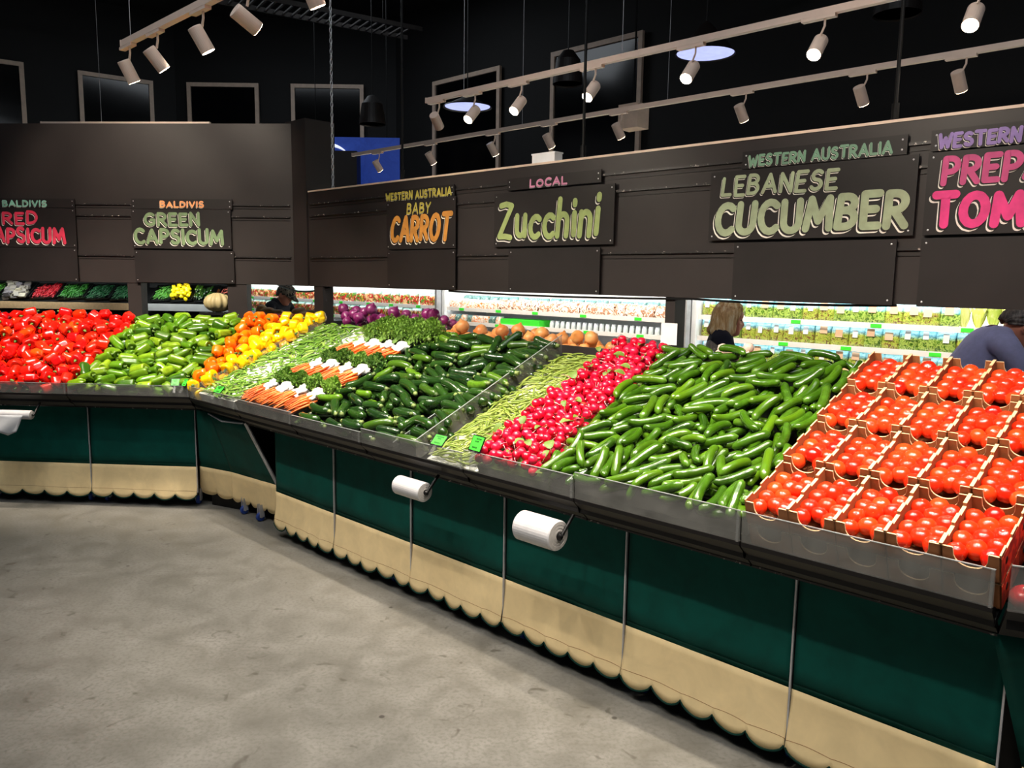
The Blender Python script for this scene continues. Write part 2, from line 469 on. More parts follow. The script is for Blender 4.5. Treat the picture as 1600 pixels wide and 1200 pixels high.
# capsicum boards
b = board('origin_strip', ML, -5.09, -4.207, 2.24, 2.316, yL, 'narrow strip reading BALDIVIS above the RED CAPSICUM board'); lettering(b, 'BALDIVIS', -4.85, -4.45, 2.246, 2.302, 'paint_mint', .22, 3)
b = board('sign_board', ML, -5.10, -4.207, 1.906, 2.236, yL, 'dark board with RED CAPSICUM in red brush lettering')
lettering(b, 'RED', -4.86, -4.54, 2.095, 2.21, 'paint_red', .20, 4); lettering(b, 'CAPSICUM', -5.045, -4.30, 1.935, 2.075, 'paint_red', .20, 5)
board('blank_board', ML, -5.08, -4.21, 1.617, 1.902, yL, 'blank dark board under the RED CAPSICUM board')
b = board('origin_strip', ML, -3.708, -2.83, 2.24, 2.322, yL, 'narrow strip reading BALDIVIS above the GREEN CAPSICUM board'); lettering(b, 'BALDIVIS', -3.455, -3.07, 2.248, 2.304, 'paint_peach', .22, 6)
b = board('sign_board', ML, -3.712, -2.845, 1.908, 2.236, yL, 'dark board with GREEN CAPSICUM in sage brush lettering')
lettering(b, 'GREEN', -3.60, -3.11, 2.095, 2.214, 'paint_green', .20, 7); lettering(b, 'CAPSICUM', -3.695, -2.905, 1.94, 2.078, 'paint_green', .20, 8)
board('blank_board', ML, -3.70, -2.828, 1.62, 1.893, yL, 'blank dark board under the GREEN CAPSICUM board')
# baby carrot
b = board('origin_strip', MR, -4.78, -4.02, 2.236, 2.31, yR, 'narrow strip reading WESTERN AUSTRALIA above the BABY CARROT board'); lettering(b, 'WESTERN AUSTRALIA', -4.76, -4.04, 2.238, 2.296, 'paint_olive', .2, 9)
b = board('sign_board', MR, -4.757, -4.005, 1.893, 2.232, yR, 'dark board with BABY CARROT in orange lettering')
lettering(b, 'BABY', -4.52, -4.26, 2.135, 2.212, 'paint_olive', .15, 10, .1); lettering(b, 'CARROT', -4.715, -4.05, 1.938, 2.13, 'paint_orange', .185, 11, .12, end_z=.006)
board('blank_board', MR, -4.75, -4.005, 1.618, 1.885, yR, 'blank dark board under the BABY CARROT board')
# zucchini
b = board('origin_strip', MR, -3.527, -2.797, 2.235, 2.305, yR, 'narrow strip reading LOCAL above the Zucchini board'); lettering(b, 'LOCAL', -3.335, -3.04, 2.24, 2.29, 'paint_pink', .22, 12)
b = board('sign_board', MR, -3.64, -2.70, 1.894, 2.222, yR, 'dark board with Zucchini in pale lime lettering'); lettering(b, 'Zucchini', -3.61, -2.80, 1.935, 2.17, 'paint_lime', .15, 13, .06)
board('blank_board', MR, -3.508, -2.79, 1.613, 1.879, yR, 'blank dark board under the Zucchini board')
# lebanese cucumber
b = board('origin_strip', MR, -1.945, -1.197, 2.234, 2.315, yR, 'narrow strip reading WESTERN AUSTRALIA above the LEBANESE CUCUMBER board'); lettering(b, 'WESTERN AUSTRALIA', -1.912, -1.252, 2.24, 2.296, 'paint_teal', .2, 14)
b = board('sign_board', MR, -2.11, -1.148, 1.90, 2.23, yR, 'dark board with LEBANESE CUCUMBER in pale sage lettering')
lettering(b, 'LEBANESE', -2.05, -1.475, 2.106, 2.205, 'paint_sage', .17, 15, .08); lettering(b, 'CUCUMBER', -2.08, -1.17, 1.918, 2.085, 'paint_sage', .205, 16, .06, end_z=.008)
board('blank_board', MR, -1.965, -1.21, 1.608, 1.886, yR, 'blank dark board under the LEBANESE CUCUMBER board')
# prepack tomato
b = board('origin_strip', MR, -1.107, -.33, 2.236, 2.318, yR, 'narrow strip with lilac WESTERN AUSTRALIA above the pink TOMATO board'); lettering(b, 'WESTERN AUSTRALIA', -1.08, -.39, 2.24, 2.302, 'paint_lilac', .22, 17)
b = board('sign_board', MR, -1.112, -.15, 1.90, 2.23, yR, 'dark board with PREPACK TOMATO in pink lettering')
lettering(b, 'PREPACK', -1.06, -.53, 2.095, 2.213, 'paint_rose', .2, 18, .06); lettering(b, 'TOMATO', -1.085, -.42, 1.922, 2.07, 'paint_magenta', .23, 19)
board('blank_board', MR, -1.113, -.32, 1.606, 1.888, yR, 'blank dark board under the pink TOMATO board')

# posts that carry the boards
for Mf, x, y, h, w, lab in ((MR, -5.72, 3.65, 1.615, .13, 'dark post under the corner of the hanging boards'), (ML, -3.73, 6.70, 1.615, .12, 'black post between the far bean trays and the yellow squash'),
                        (ML, -2.82, 6.70, 1.615, .17, 'black post behind the green capsicums near the pumpkin'), (MR, -2.34, 3.66, 1.612, .06, 'slim post behind the radishes with a white paper on it')):
    e = empty('board_post', Mf)
    m = MB(); m.box(x-w/2, x+w/2, y-.05, y+.05, 0, h); m.build('post', M['board_paint'], e)
    m = MB(); m.box(x-w/2-.03, x+w/2+.03, y-.08, y+.08, 0, .012); m.build('foot_plate', M['black_metal'], e)
    if w < .1:
        m = MB(); m.box(x-.05, x+.05, y-.053, y-.051, 1.36, 1.475); m.build('paper_sheet', M['white_paint'], e)
    tag(e, lab, 'post')
# brown boxed column and blue poster behind the boards
m = MB(); m.box(-2.70, -2.33, 12.0, 12.3, 2.2, 3.52)
structure(m.build('pillar', M['board_paint']))
e = empty('wall_poster', MW)
m = MB(); m.box(-3.3, -1.80, 12.7, 12.74, 2.8, 3.83); m.build('poster_panel', M['blue_poster'], e)
m = MB(); m.tube([(-2.98+.40*math.cos(a), 12.68, 3.50+.22*math.sin(a)) for a in [PI*(.9-.75*i/14) for i in range(15)]], [.006+.024*math.sin(PI*i/14) for i in range(15)], 6)
m.build('white_curve', M['poster_white'], e)
for x in (-3.1, -2.0):
    m = MB(); m.tube([(x, 12.72, 3.83), (x, 12.72, 6.4)], .006, 5); m.build('hanging_wire', M['black_metal'], e)
tag(e, 'blue illuminated poster with a white curve, hung beyond the corner box', 'poster')

# cables, rods and the chain that hold the boards
def sag(p, q, d, n=14):
    return [Vector(p).lerp(Vector(q), i/n) - Vector((0, 0, d*4*(i/n)*(1-i/n))) for i in range(n+1)]
m = MB(); m.tube(sag((-4.1, 3.60, 1.607), (-2.2, 3.60, 1.607), .012)+sag((-2.2, 3.6, 1.607), (-1.2, 3.6, 1.607), .01), .006, 6)
tag(m.build('power_cable', M['black_plastic'], None, MR), 'black cable sagging under the zucchini and cucumber boards', 'cable')
m = MB(); m.tube(sag((-6.9, 3.9, 1.607), (-5.6, 3.62, 1.607), .05), .008, 6)
tag(m.build('power_cable', M['black_plastic'], None, MR), 'black cable looped under the corner box', 'cable')
for x, lab in ((-4.66, 'thin hanging rod above the BABY CARROT board'), (-2.989, 'thin hanging rod above the Zucchini board'), (-1.281, 'thin hanging rod above the LEBANESE CUCUMBER board')):
    e = empty('hanging_rod', MR)
    m = MB(); m.tube([(x, 3.645, 2.42), (x, 3.645, 6.4)], .0085, 8); m.build('rod', M['black_metal'], e)
    m = MB(); m.tube([(x, 3.645, 2.37), (x, 3.645, 2.46)], .016, 8); m.build('sleeve', M['black_metal'], e)
    tag(e, lab, 'rod')
m = MB()
for i in range(100):
    z = 2.36+i*.04
    if z > 6.38: break
    Mx = Matrix.Translation((-5.575, 3.66, z)) @ Matrix.Rotation(PI/2*(i % 2), 4, 'Z')
    pts = [Mx @ Vector((.009*math.cos(t), 0, .024*math.sin(t))) for t in [2*PI*k/8 for k in range(9)]]
    m.tube(pts, .0035, 5, False)
tag(m.build('hanging_chain', M['grey_metal'], None, MR), 'steel chain hanging beside the corner box', 'chain')
# ================================================================== display tables
def wavy_cloth(x0, x1, zt, zb, y, n=28, rows=6, scallop=0, amp=.006, seed=0, flare=0.0, yb=None):
    """a hanging cloth strip with soft folds; scallop = number of scallops along the lower edge. Returns (verts rows) grid."""
    rr = random.Random(seed); ph = [rr.uniform(0, 6.28) for _ in range(3)]; fr = [rr.uniform(5, 9), rr.uniform(11, 17), rr.uniform(22, 30)]
    g = []
    for j in range(rows+1):
        t = j/rows; row = []
        for i in range(n+1):
            s = i/n; x = x0+(x1-x0)*s
            zb2 = zb
            if scallop: zb2 = zb + .040*(1-abs(math.sin(PI*scallop*s))**.6)
            z = zt+(zb2-zt)*t
            w = sum(math.sin(fr[k]*s+ph[k])*(1, .6, .35)[k] for k in range(3))
            yy = y + ((yb-y)*t if yb is not None else 0) - amp*w*t - flare*t*t
            row.append((x, yy, z))
        g.append(row)
    return g
def cloth_mesh(g, th=.002):
    m = MB(); R = len(g)-1; N = len(g[0])-1
    vs = [p for r in g for p in r] + [(p[0], p[1]+th, p[2]) for r in g for p in r]
    k = (R+1)*(N+1); fs = []
    for j in range(R):
        for i in range(N):
            a = j*(N+1)+i
            fs.append((a, a+N+1, a+N+2, a+1)); fs.append((k+a, k+a+1, k+a+N+2, k+a+N+1))
    for i in range(N):
        fs.append((R*(N+1)+i, k+R*(N+1)+i, k+R*(N+1)+i+1, R*(N+1)+i+1)); fs.append((i, i+1, k+i+1, k+i))
    for j in range(R):
        a = j*(N+1); fs.append((a, k+a, k+a+N+1, a+N+1)); b_ = a+N; fs.append((b_, b_+N+1, k+b_+N+1, k+b_))
    m.raw(vs, fs); return m

def caster(parent, x, y):
    e = MB(); e.lathe([(1e-6, -.012), (.026, -.012), (.032, -.007), (.032, .007), (.026, .012), (1e-6, .012)], 18, Matrix.Translation((x, y, .032)) @ Matrix.Rotation(PI/2, 4, 'Y'))
    w = e.build('caster_wheel', M['blue_wheel'], parent, smooth=False)
    f = MB(); f.box(x-.019, x-.015, y-.014, y+.02, .03, .085); f.box(x+.015, x+.019, y-.014, y+.02, .03, .085); f.box(x-.02, x+.02, y-.02, y+.025, .08, .088)
    f.lathe([(.007, -.02), (.007, .02)], 8, Matrix.Translation((x, y, .032)) @ Matrix.Rotation(PI/2, 4, 'Y'))
    f.build('fork', M['grey_metal'], w)

def tray_z(y, off=0): return .85+.43*(y-2.40-off)
def display_table(Mf, tx0, tx1, sx0, sx1, off, label, seed, guard=True, gz=.945, skirt=True, casters=(.12, .9), post=True, nsc=5):
    """tx: tray span, sx: skirt span, off: shift of the whole section away from the aisle"""
    e = empty('display_table', Mf, ((tx0+tx1)/2, 2.6+off, 0))
    IV = Matrix.Translation((-(tx0+tx1)/2, -(2.6+off), 0))
    def add(mb, name, mat, **k): return mb.build(name, mat, e, IV, **k)
    o = off; g = .003
    m = MB(); m.prism([(2.375+o, .807), (3.47+o, tray_z(3.47)-.035), (3.47+o, tray_z(3.47)-.055), (2.375+o, .785)], tx0+.001, tx1-.001); add(m, 'tray', M['black_plastic'])
    m = MB(); m.prism([(2.338+o, .850), (2.352+o, .850), (2.374+o, .842), (2.374+o, .785), (2.45+o, .765), (2.45+o, .75), (2.428+o, .748), (2.338+o, .836)], tx0+g, tx1-g); add(m, 'lip', M['black_paint'])
    m = MB(); m.box(tx0+g, tx1-g, 2.424+o, 2.448+o, .742, .7495); add(m, 'lip_edge', M['rail_scuffed'])
    m = MB(); m.box(tx0+.001, tx1-.001, 3.472+o, 3.49+o, .10, tray_z(3.47)+.012); add(m, 'back_panel', M['board_paint'])
    if guard:
        m = MB(); m.prism([(2.339+o, .850), (2.344+o, .850), (2.338+o, gz), (2.333+o, gz)], tx0+g, tx1-g); add(m, 'front_guard', M['acrylic'])
        m = MB(); m.prism([(2.3325+o, gz), (2.3385+o, gz), (2.3385+o, gz+.0025), (2.3325+o, gz+.0025)], tx0+g, tx1-g); add(m, 'guard_glint', M['edge_glint'])  # thin pale strip: painted highlight along the guard's top edge
        m = MB(); m.box(tx1-.012, tx1-.004, 2.327+o, 2.3325+o, .852, gz); add(m, 'guard_clip', M['acrylic_clear'])
    m = MB(); m.box(tx0+.02, tx1-.02, 2.70+o, 3.44+o, .12, .80); add(m, 'inner_block', M['black_metal'])  # black inner box, added to block light beneath the table
    for xx in (tx0+.05, tx1-.05):
        m = MB(); m.box(xx-.02, xx+.02, 3.36+o, 3.40+o, 0, .12); add(m, 'leg', M['black_metal'])
    if skirt:
        m = cloth_mesh(wavy_cloth(sx0+.004, sx1-.006, .80, .30, 2.55+o, amp=.0018, seed=seed)); add(m, 'skirt', M['green_cloth'], smooth=True, weld=False)
        m = MB(); m.box(sx0+.006, sx1-.008, 2.546+o, 2.5475+o, .318, .322); add(m, 'hem', M['green_binding'])
        gr = wavy_cloth(sx0+.002, sx1-.004, .302, .058, 2.546+o, n=60, rows=8, scallop=nsc, amp=.007, seed=seed+50, flare=.022)
        add(cloth_mesh(gr), 'valance', M['cream_cloth'], smooth=True, weld=False)
        m = MB(); m.tube([(p[0], p[1]+.001, p[2]-.002) for p in gr[-1]], .0042, 6); add(m, 'valance_binding', M['green_binding'])
        sl = []
        for i in range(len(gr[0])):
            col_ = [r[i] for r in gr]
            for p, q in zip(col_, col_[1:]):
                if p[2] >= .122 >= q[2]:
                    f = (p[2]-.122)/(p[2]-q[2]); sl.append((p[0], p[1]+(q[1]-p[1])*f-.0004, .122)); break
        m = MB(); m.tube(sl, .0008, 4); add(m, 'stitch_line', M['kraft'])
        if post:
            m = MB(); m.box(sx1-.005, sx1+.001, 2.536+o, 2.545+o, .11, .765); add(m, 'seam_post', M['grey_metal'])
    sp = sx1-sx0
    for c in casters:
        caster_root = e
        x = sx0+sp*c
        b = MB(); b.lathe([(1e-6, -.012), (.026, -.012), (.032, -.007), (.032, .007), (.026, .012), (1e-6, .012)], 18, Matrix.Translation((x, 2.63+o, .032)) @ Matrix.Rotation(PI/2, 4, 'Y'))
        w = b.build('caster', M['blue_wheel'], e, IV)
        f = MB(); f.box(x-.019, x-.015, 2.616+o, 2.65+o, .03, .12); f.box(x+.015, x+.019, 2.616+o, 2.65+o, .03, .12)
        f.lathe([(.007, -.02), (.007, .02)], 8, Matrix.Translation((x, 2.63+o, .032)) @ Matrix.Rotation(PI/2, 4, 'Y'))
        f.build('fork', M['grey_metal'], w)
    tag(e, label, 'display table', 'sloped produce tables with green skirts')
    return e, IV

TABLES = [(-4.70, -4.02, -4.60, -3.905, 'green-skirted display table under the baby carrot bunches'), (-4.02, -3.34, -3.905, -3.185, 'green-skirted display table under the first strip of zucchini'),
          (-3.34, -2.56, -3.185, -2.495, 'green-skirted display table with the smaller white bag roll, under the green beans'), (-2.56, -1.92, -2.495, -1.804, 'green-skirted display table under the red radishes'),
          (-1.92, -1.21, -1.804, -1.097, 'green-skirted display table under the heaped cucumbers'), (-1.21, -.475, -1.097, -.467, 'green-skirted display table under the cardboard tomato boxes')]
for i, (a, b, c, d, lab) in enumerate(TABLES):
    t, IV = display_table(MR, a, b, c, d, 0, lab, 11+i, gz=(.92, .905, .925, .94, .955, .955)[i], casters=((.72, .94), (.66, .99), (.7, .98), (.08, .97), (.08, .97), (.05, .9))[i], nsc=(5, 5, 5, 5, 5, 4)[i])
    # fixed clear dividers between the heaps
    for dx, h, nm in {0: (), 1: (), 2: ((-2.91, .105, 'acrylic'), (-3.09, .05, 'acrylic_clear'))[0:2], 3: ((-2.535, .065, 'acrylic_clear'),), 4: (), 5: ()}[i]:
        m = MB()
        m.prism([(2.352, .83), (3.40, tray_z(3.40)-.03), (3.40, tray_z(3.40)+h), (2.352, .85+h*.75)], dx-.0025, dx+.0025)
        m.build('divider', M[nm], t, IV)
        m = MB(); m.prism([(3.40, tray_z(3.40)+h), (3.40, tray_z(3.40)+h+.003), (2.352, .853+h*.75), (2.352, .85+h*.75)], dx-.003, dx+.003); m.build('divider_glint', M['edge_glint'], t, IV)  # pale strip painting a highlight on the divider's top
# first table of the run: tray only, its skirt is the slanted corner cloth
t, IV = display_table(MR, -5.36, -4.70, -5.36, -4.70, 0, 'corner display table with slanted green skirt under the snow peas', 21, gz=.93, skirt=False, casters=(.25, .6))
m = MB(); m.prism([(2.352, .85), (3.40, tray_z(3.40)), (3.40, tray_z(3.40)+.085), (2.352, .85+.075)], -5.362, -5.357); m.build('divider', M['acrylic'], t, IV)
def lerp3(a, b, t): return tuple(a[k]+(b[k]-a[k])*t for k in range(3))
def quad_cloth(tl, tr, br, bl, n=16, rows=6, amp=.004, seed=3, scallop=0):
    rr = random.Random(seed); ph = rr.uniform(0, 6); g = []
    for j in range(rows+1):
        tt = j/rows; row = []
        for i in range(n+1):
            s = i/n
            p = lerp3(lerp3(tl, bl, tt), lerp3(tr, br, tt), s)
            up = 0
            if scallop and j == rows: up = .03*(1-abs(math.sin(PI*scallop*s))**.6)
            row.append((p[0], p[1]-amp*math.sin(9*s+ph)*tt, p[2]+up))
        g.append(row)
    return g
PTS = dict(tl=(-5.45, 2.42, .75), tm=(-5.25, 2.42, .75), tr=(-4.75, 2.42, .75), bl=(-5.60, 2.50, .30), bm=(-5.28, 2.585, .30), br=(-4.745, 2.635, .30), vl=(-5.68, 2.54, .075), vm=(-5.33, 2.62, .07), vr=(-4.80, 2.665, .07))
P = PTS
for a, b, c, d in (('tl', 'tm', 'bm', 'bl'), ('tm', 'tr', 'br', 'bm')):
    m = cloth_mesh(quad_cloth(P[a], P[b], P[c], P[d], seed=ord(a[1]))); m.build('skirt', M['green_cloth'], t, IV, smooth=True, weld=False)
for a, b, c, d, ns in (('bl', 'bm', 'vm', 'vl', 2), ('bm', 'br', 'vr', 'vm', 5)):
    g = quad_cloth(P[a], P[b], P[c], P[d], n=40, seed=ord(c[1]), scallop=ns, amp=.006)
    g = [[(p[0], p[1]-.004, p[2]) for p in r] for r in g]
    cloth_mesh(g).build('valance', M['cream_cloth'], t, IV, smooth=True, weld=False)
m = MB(); m.tube([(-4.742, 2.425, .75), (-4.735, 2.64, .30)], .012, 6); m.build('edge_bar', M['grey_metal'], t, IV)
m = MB(); m.tube([(-5.25, 2.416, .745), (-5.05, 2.414, .72), (-4.76, 2.415, .745)], .006, 6); m.build('loose_film', M['bag_film'], t, IV)

# far run
LT = [(-3.49, -2.60, -3.47, -2.665, 'far display table with green skirt under the green capsicums'), (-4.38, -3.49, -4.36, -3.47, 'far display table with green skirt and a torn bag roll, under the red capsicums')]
for i, (a, b, c, d, lab) in enumerate(LT):
    t, IV = display_table(ML, a, b, c, d, 2.94, lab, 31+i, gz=.925, casters=((.08, .95), (.1, .93))[i], nsc=5)
    if i == 0:
        m = MB(); m.prism([(2.352+2.94, .85), (3.40+2.94, tray_z(3.40)), (3.40+2.94, tray_z(3.40)+.06), (2.352+2.94, .90)], -3.489, -3.484); m.build('divider', M['acrylic'], t, IV)
display_table(ML, -5.27, -4.38, -5.25, -4.36, 2.94, 'far display table at the edge of view under the last red capsicums', 35, gz=.925)

# corner wedge tray between the two runs (orange and yellow capsicums)
cA = LP(-2.595, 5.34, .815); cB = RP(-5.37, 2.41, .815); cP = LP(-2.595, 6.40, 1.275); cQ = RP(-5.37, 3.46, 1.275)
e = empty('corner_tray', MW, (cP.x, cP.y, 0)); IVc = Matrix.Translation((-cP.x, -cP.y, 0))
m = MB(); dn = Vector((0, 0, -.02))
m.raw([cA, cB, cQ, cP, cA+dn, cB+dn, cQ+dn, cP+dn], [(0, 1, 2, 3), (7, 6, 5, 4), (0, 4, 5, 1), (1, 5, 6, 2), (2, 6, 7, 3), (3, 7, 4, 0)])
m.build('tray', M['black_plastic'], e, IVc)
cT = Vector(((cP.x+cQ.x)/2, (cP.y+cQ.y)/2, 0))
m = MB(); A2 = [LP(-2.60, 5.56), RP(-5.30, 2.66), RP(-5.40, 3.44), LP(-2.62, 6.38)]
m.prism([(p.x, p.y) for p in A2], 0, .82, 'z'); m.build('inner_block', M['black_metal'], e, IVc)
lipA = [LP(-2.6, 5.278), RP(-5.36, 2.338)]
m = MB(); a0, b0 = LP(-2.597, 5.278, .85), RP(-5.364, 2.338, .85); a1, b1 = LP(-2.597, 5.366, .748), RP(-5.40, 2.43, .748)
a2, b2 = LP(-2.597, 5.30, .85), RP(-5.364, 2.36, .85); a3, b3 = LP(-2.597, 5.39, .75), RP(-5.364, 2.45, .75)
m.raw([a0, b0, b1, a1, a2, b2, b3, a3], [(0, 1, 2, 3), (7, 6, 5, 4), (0, 4, 5, 1), (3, 2, 6, 7), (0, 3, 7, 4), (1, 5, 6, 2)]); m.build('lip', M['black_paint'], e, IVc)
m = MB(); up = Vector((0, 0, .08)); m.raw([a0, b0, b0+up, a0+up, a0+Vector((0, .005, 0)), b0+Vector((0, .005, 0)), b0+up+Vector((0, .005, 0)), a0+up+Vector((0, .005, 0))],
    [(0, 1, 2, 3), (7, 6, 5, 4), (0, 4, 5, 1), (3, 2, 6, 7), (0, 3, 7, 4), (1, 5, 6, 2)]); m.build('front_guard', M['acrylic'], e, IVc)
tag(e, 'wedge-shaped corner tray of orange and yellow capsicums', 'display tray')

# end corner of the run, turned a little away (only its edge is in the photo)
def near_corner():
    A = Vector((-.458, 2.338)); d = Vector((math.cos(.36), math.sin(.36))); B = A+d*.62; nrm = Vector((-d.y, d.x))
    e = empty('display_table', MR, (-.2, 2.7, 0)); IV = Matrix.Translation((.2, -2.7, 0))
    def slab(mb, p, q, y0, y1, y2, y3, z0, z1):
        # a strip between p and q; (y0, y1) inset range at the foot, (y2, y3) at the top
        c = [p+nrm*y0, q+nrm*y0, q+nrm*y1, p+nrm*y1, p+nrm*y2, q+nrm*y2, q+nrm*y3, p+nrm*y3]
        mb.raw([(v.x, v.y, z0 if k < 4 else z1) for k, v in enumerate(c)], [(3, 2, 1, 0), (4, 5, 6, 7), (0, 1, 5, 4), (1, 2, 6, 5), (2, 3, 7, 6), (3, 0, 4, 7)])
    A2_ = A+d*.014
    m = MB(); slab(m, A2_, B, .09, .11, 0, .02, .748, .85); m.build('lip', M['black_paint'], e, IV)
    m = MB(); slab(m, A2_, B, 0, .005, -.006, -.001, .85, .975); m.build('front_guard', M['acrylic'], e, IV)
    m = MB(); slab(m, A2_, B, -.007, .0, -.007, .0, .975, .978); m.build('guard_glint', M['edge_glint'], e, IV)  # painted highlight strip on the guard's top edge
    T = [A+d*.02+nrm*.03, B+nrm*.03, Vector((B.x, 3.4)), Vector((A.x, 3.4))]
    m = MB(); zt = lambda p: .807+.43*max(0, (p-A).dot(nrm))
    m.raw([(p.x, p.y, zt(p)) for p in T]+[(p.x, p.y, zt(p)-.03) for p in T], [(0, 1, 2, 3), (7, 6, 5, 4), (0, 4, 5, 1), (1, 5, 6, 2), (2, 6, 7, 3), (3, 7, 4, 0)]); m.build('tray', M['black_plastic'], e, IV)
    m = MB(); m.prism([(p.x, p.y) for p in [A+nrm*.32+d*.08, B+nrm*.32, Vector((B.x, 3.35)), Vector((A.x+.03, 3.35))]], 0, .74, 'z'); m.build('inner_block', M['black_metal'], e, IV)
    def P3(s, y, z): v = A+d*s+nrm*y; return (v.x, v.y, z)
    m = cloth_mesh(quad_cloth(P3(.0, .09, .75), P3(.62, .09, .75), P3(.62, .24, .30), P3(.13, .24, .30), seed=5)); m.build('skirt', M['green_cloth'], e, IV, smooth=True, weld=False)
    g = quad_cloth(P3(.13, .235, .30), P3(.62, .235, .30), P3(.62, .26, .065), P3(.17, .26, .065), n=40, seed=6, scallop=4, amp=.005)
    cloth_mesh(g).build('valance', M['cream_cloth'], e, IV, smooth=True, weld=False)
    tag(e, 'corner display table of red apples past the end of the tomato boxes', 'display table')
    F = Matrix((Vector((d.x, d.y, 0)), Vector((nrm.x, nrm.y, .43)).normalized(), Vector((d.x, d.y, 0)).cross(Vector((nrm.x, nrm.y, .43)).normalized()))).transposed().to_4x4()
    F.translation = Vector((A.x+nrm.x*.01, A.y+nrm.y*.01, .812)); return MR @ F
FN = near_corner()

# ---------------- price tags clipped to the guards
def price_tag(Mf, x, y, z, yaw, lean, w, h, label, seed):
    e = empty('price_tag', Mf @ Matrix.Translation((x, y, z)) @ Matrix.Rotation(yaw, 4, 'Z') @ Matrix.Rotation(lean, 4, 'X'))
    m = MB(); m.box(-w/2, w/2, 0, .003, 0, h); m.build('holder', M['black_plastic'], e)
    m = MB(); m.box(-w/2+.005, w/2-.005, -.0012, -.0002, .006, h-.005); m.build('card', M['label_green'], e)
    rr = random.Random(seed); m = MB()
    for k, (zz, ww) in enumerate(((.78, .62), (.62, .3), (.25, .5))):
        n = int(ww*12); x0 = -ww*w/2
        for q in range(n):
            if rr.random() < .85: m.box(x0+ww*w*q/n, x0+ww*w*(q+.72)/n, -.0018, -.0013, h*zz-.004, h*zz+.004)
    m.build('printed_lines', M['ink'], e)
    m = MB(); m.box(-.008, .008, -.003, .006, -.05, .004); m.build('clip', M['acrylic_clear'], e)
    tag(e, label, 'price tag', 'green price tags on the guards')
price_tag(MR, -2.745, 2.332, .93, 0.0, -.75, .085, .062, 'green price tag at the foot of the green beans', 1)
price_tag(MR, -2.485, 2.330, .945, -.1, -.45, .085, .075, 'green price tag leaning in front of the red radishes', 2)
price_tag(MR, -4.945, 2.332, .93, .1, -.8, .085, .06, 'green price tag in front of the snow peas', 3)
price_tag(ML, -2.70, 5.270, .925, .2, -.6, .06, .06, 'green price tag at the end of the green capsicums', 4)
price_tag(ML, -2.640, 5.268, .925, -.5, -.6, .05, .06, 'green price tag at the foot of the yellow capsicums', 5)

# ---------------- plastic bag rolls
def bag_roll(Mf, x0, x1, y, z, r, label, tail=False):
    e = empty('bag_roll', Mf, ((x0+x1)/2, y, z)); L = x1-x0
    MX = Matrix.Rotation(PI/2, 4, 'Y')
    m = MB(); m.lathe([(r*.3, -L/2), (r*.93, -L/2), (r, -L/2+.005), (r*1.0, -L/6), (r*1.008, 0), (r, L/6), (r, L/2-.005), (r*.93, L/2), (r*.3, L/2)], 36, MX); m.build('roll', M['bag_white'], e, smooth=False)
    for s in (1,):
        m = MB(); m.lathe([(r*.2, 0), (r*.2, .002), (r*.34, .004), (r*.5, .001), (r*.52, .003), (r*.7, .001), (r*.72, .002), (r*.92, 0)], 30, Matrix.Translation((s*L/2, 0, 0)) @ MX); m.build('roll_end', M['bag_end'], e)
    m = MB(); m.lathe([(1e-6, -L/2-.012), (r*.26, -L/2-.01), (r*.26, L/2+.012), (r*.16, L/2+.018), (1e-6, L/2+.018)], 16, MX); m.build('core', M['black_plastic'], e)
    m = MB(); m.tube([(L/2+.014, 0, 0), (L/2+.016, .03, .035), (L/2+.016, .07, .075)], .0075, 8)
    m.build('bracket', M['black_metal'], e)
    if tail:
        g = []
        for j in range(9):
            row = []
            for i in range(15):
                s = i/14; t = j/8
                row.append((-L/2+.01+(L*.80)*s - .05*t, -r*1.02-.012*t+.012*math.sin(7*s+2*t)*t, -.0-.145*t*(1-.25*abs(math.sin(3*s+1)))))
            g.append(row)
        cloth_mesh(g, .001).build('torn_bag', M['bag_film'], e, smooth=True, weld=False)
    tag(e, label, 'bag roll', 'rolls of clear produce bags')
bag_roll(MR, -3.03, -2.83, 2.34, .690, .047, 'smaller white bag roll, hung under the green beans')
bag_roll(MR, -2.175, -1.975, 2.315, .690, .062, 'thick white bag roll hung under the radishes and cucumbers')
bag_roll(ML, -4.03, -3.75, 5.27, .695, .032, 'thin bag roll with a torn bag hanging, under the red capsicums', True)
# ================================================================== produce: drop-packing into the sloped trays
SL = Vector((0, 1, .43)).normalized()
def tray_frame(Mf, off=0.0, lift=0.0):
    """matrix whose x runs along the tray, y up its slope, z out of it; origin on the front edge"""
    X = Vector((1, 0, 0)); Y = SL; Zc = X.cross(Y)
    F = Matrix((X, Y, Zc)).transposed().to_4x4(); F.translation = Vector((0, 2.40+off, .852+lift))
    return Mf @ F
FR = tray_frame(MR, 0, -.035); FL = tray_frame(ML, 2.94, -.035)
def plane_frame(O, P1, P2):
    """frame of the corner wedge: y runs from its tip O to the middle of P1-P2"""
    X = (P2-P1).normalized(); Y = ((P1+P2)/2-O); Y = (Y - X*Y.dot(X)).normalized(); Zc = X.cross(Y)
    F = Matrix((X, Y, Zc)).transposed().to_4x4(); F.translation = O
    return F

def inside(poly, x, y):
    c = False; n = len(poly)
    for i in range(n):
        x0, y0 = poly[i]; x1, y1 = poly[(i+1) % n]
        if (y0 > y) != (y1 > y) and x < (x1-x0)*(y-y0)/(y1-y0)+x0: c = not c
    return c

def chain_long(L, r, n=5, taper=None):
    """spheres along x: (x, r)"""
    out = []
    for i in range(n):
        t = i/(n-1); rr = r*(taper(t) if taper else 1)
        out.append((-L/2+r*.6+(L-1.2*r)*t, rr))
    return out

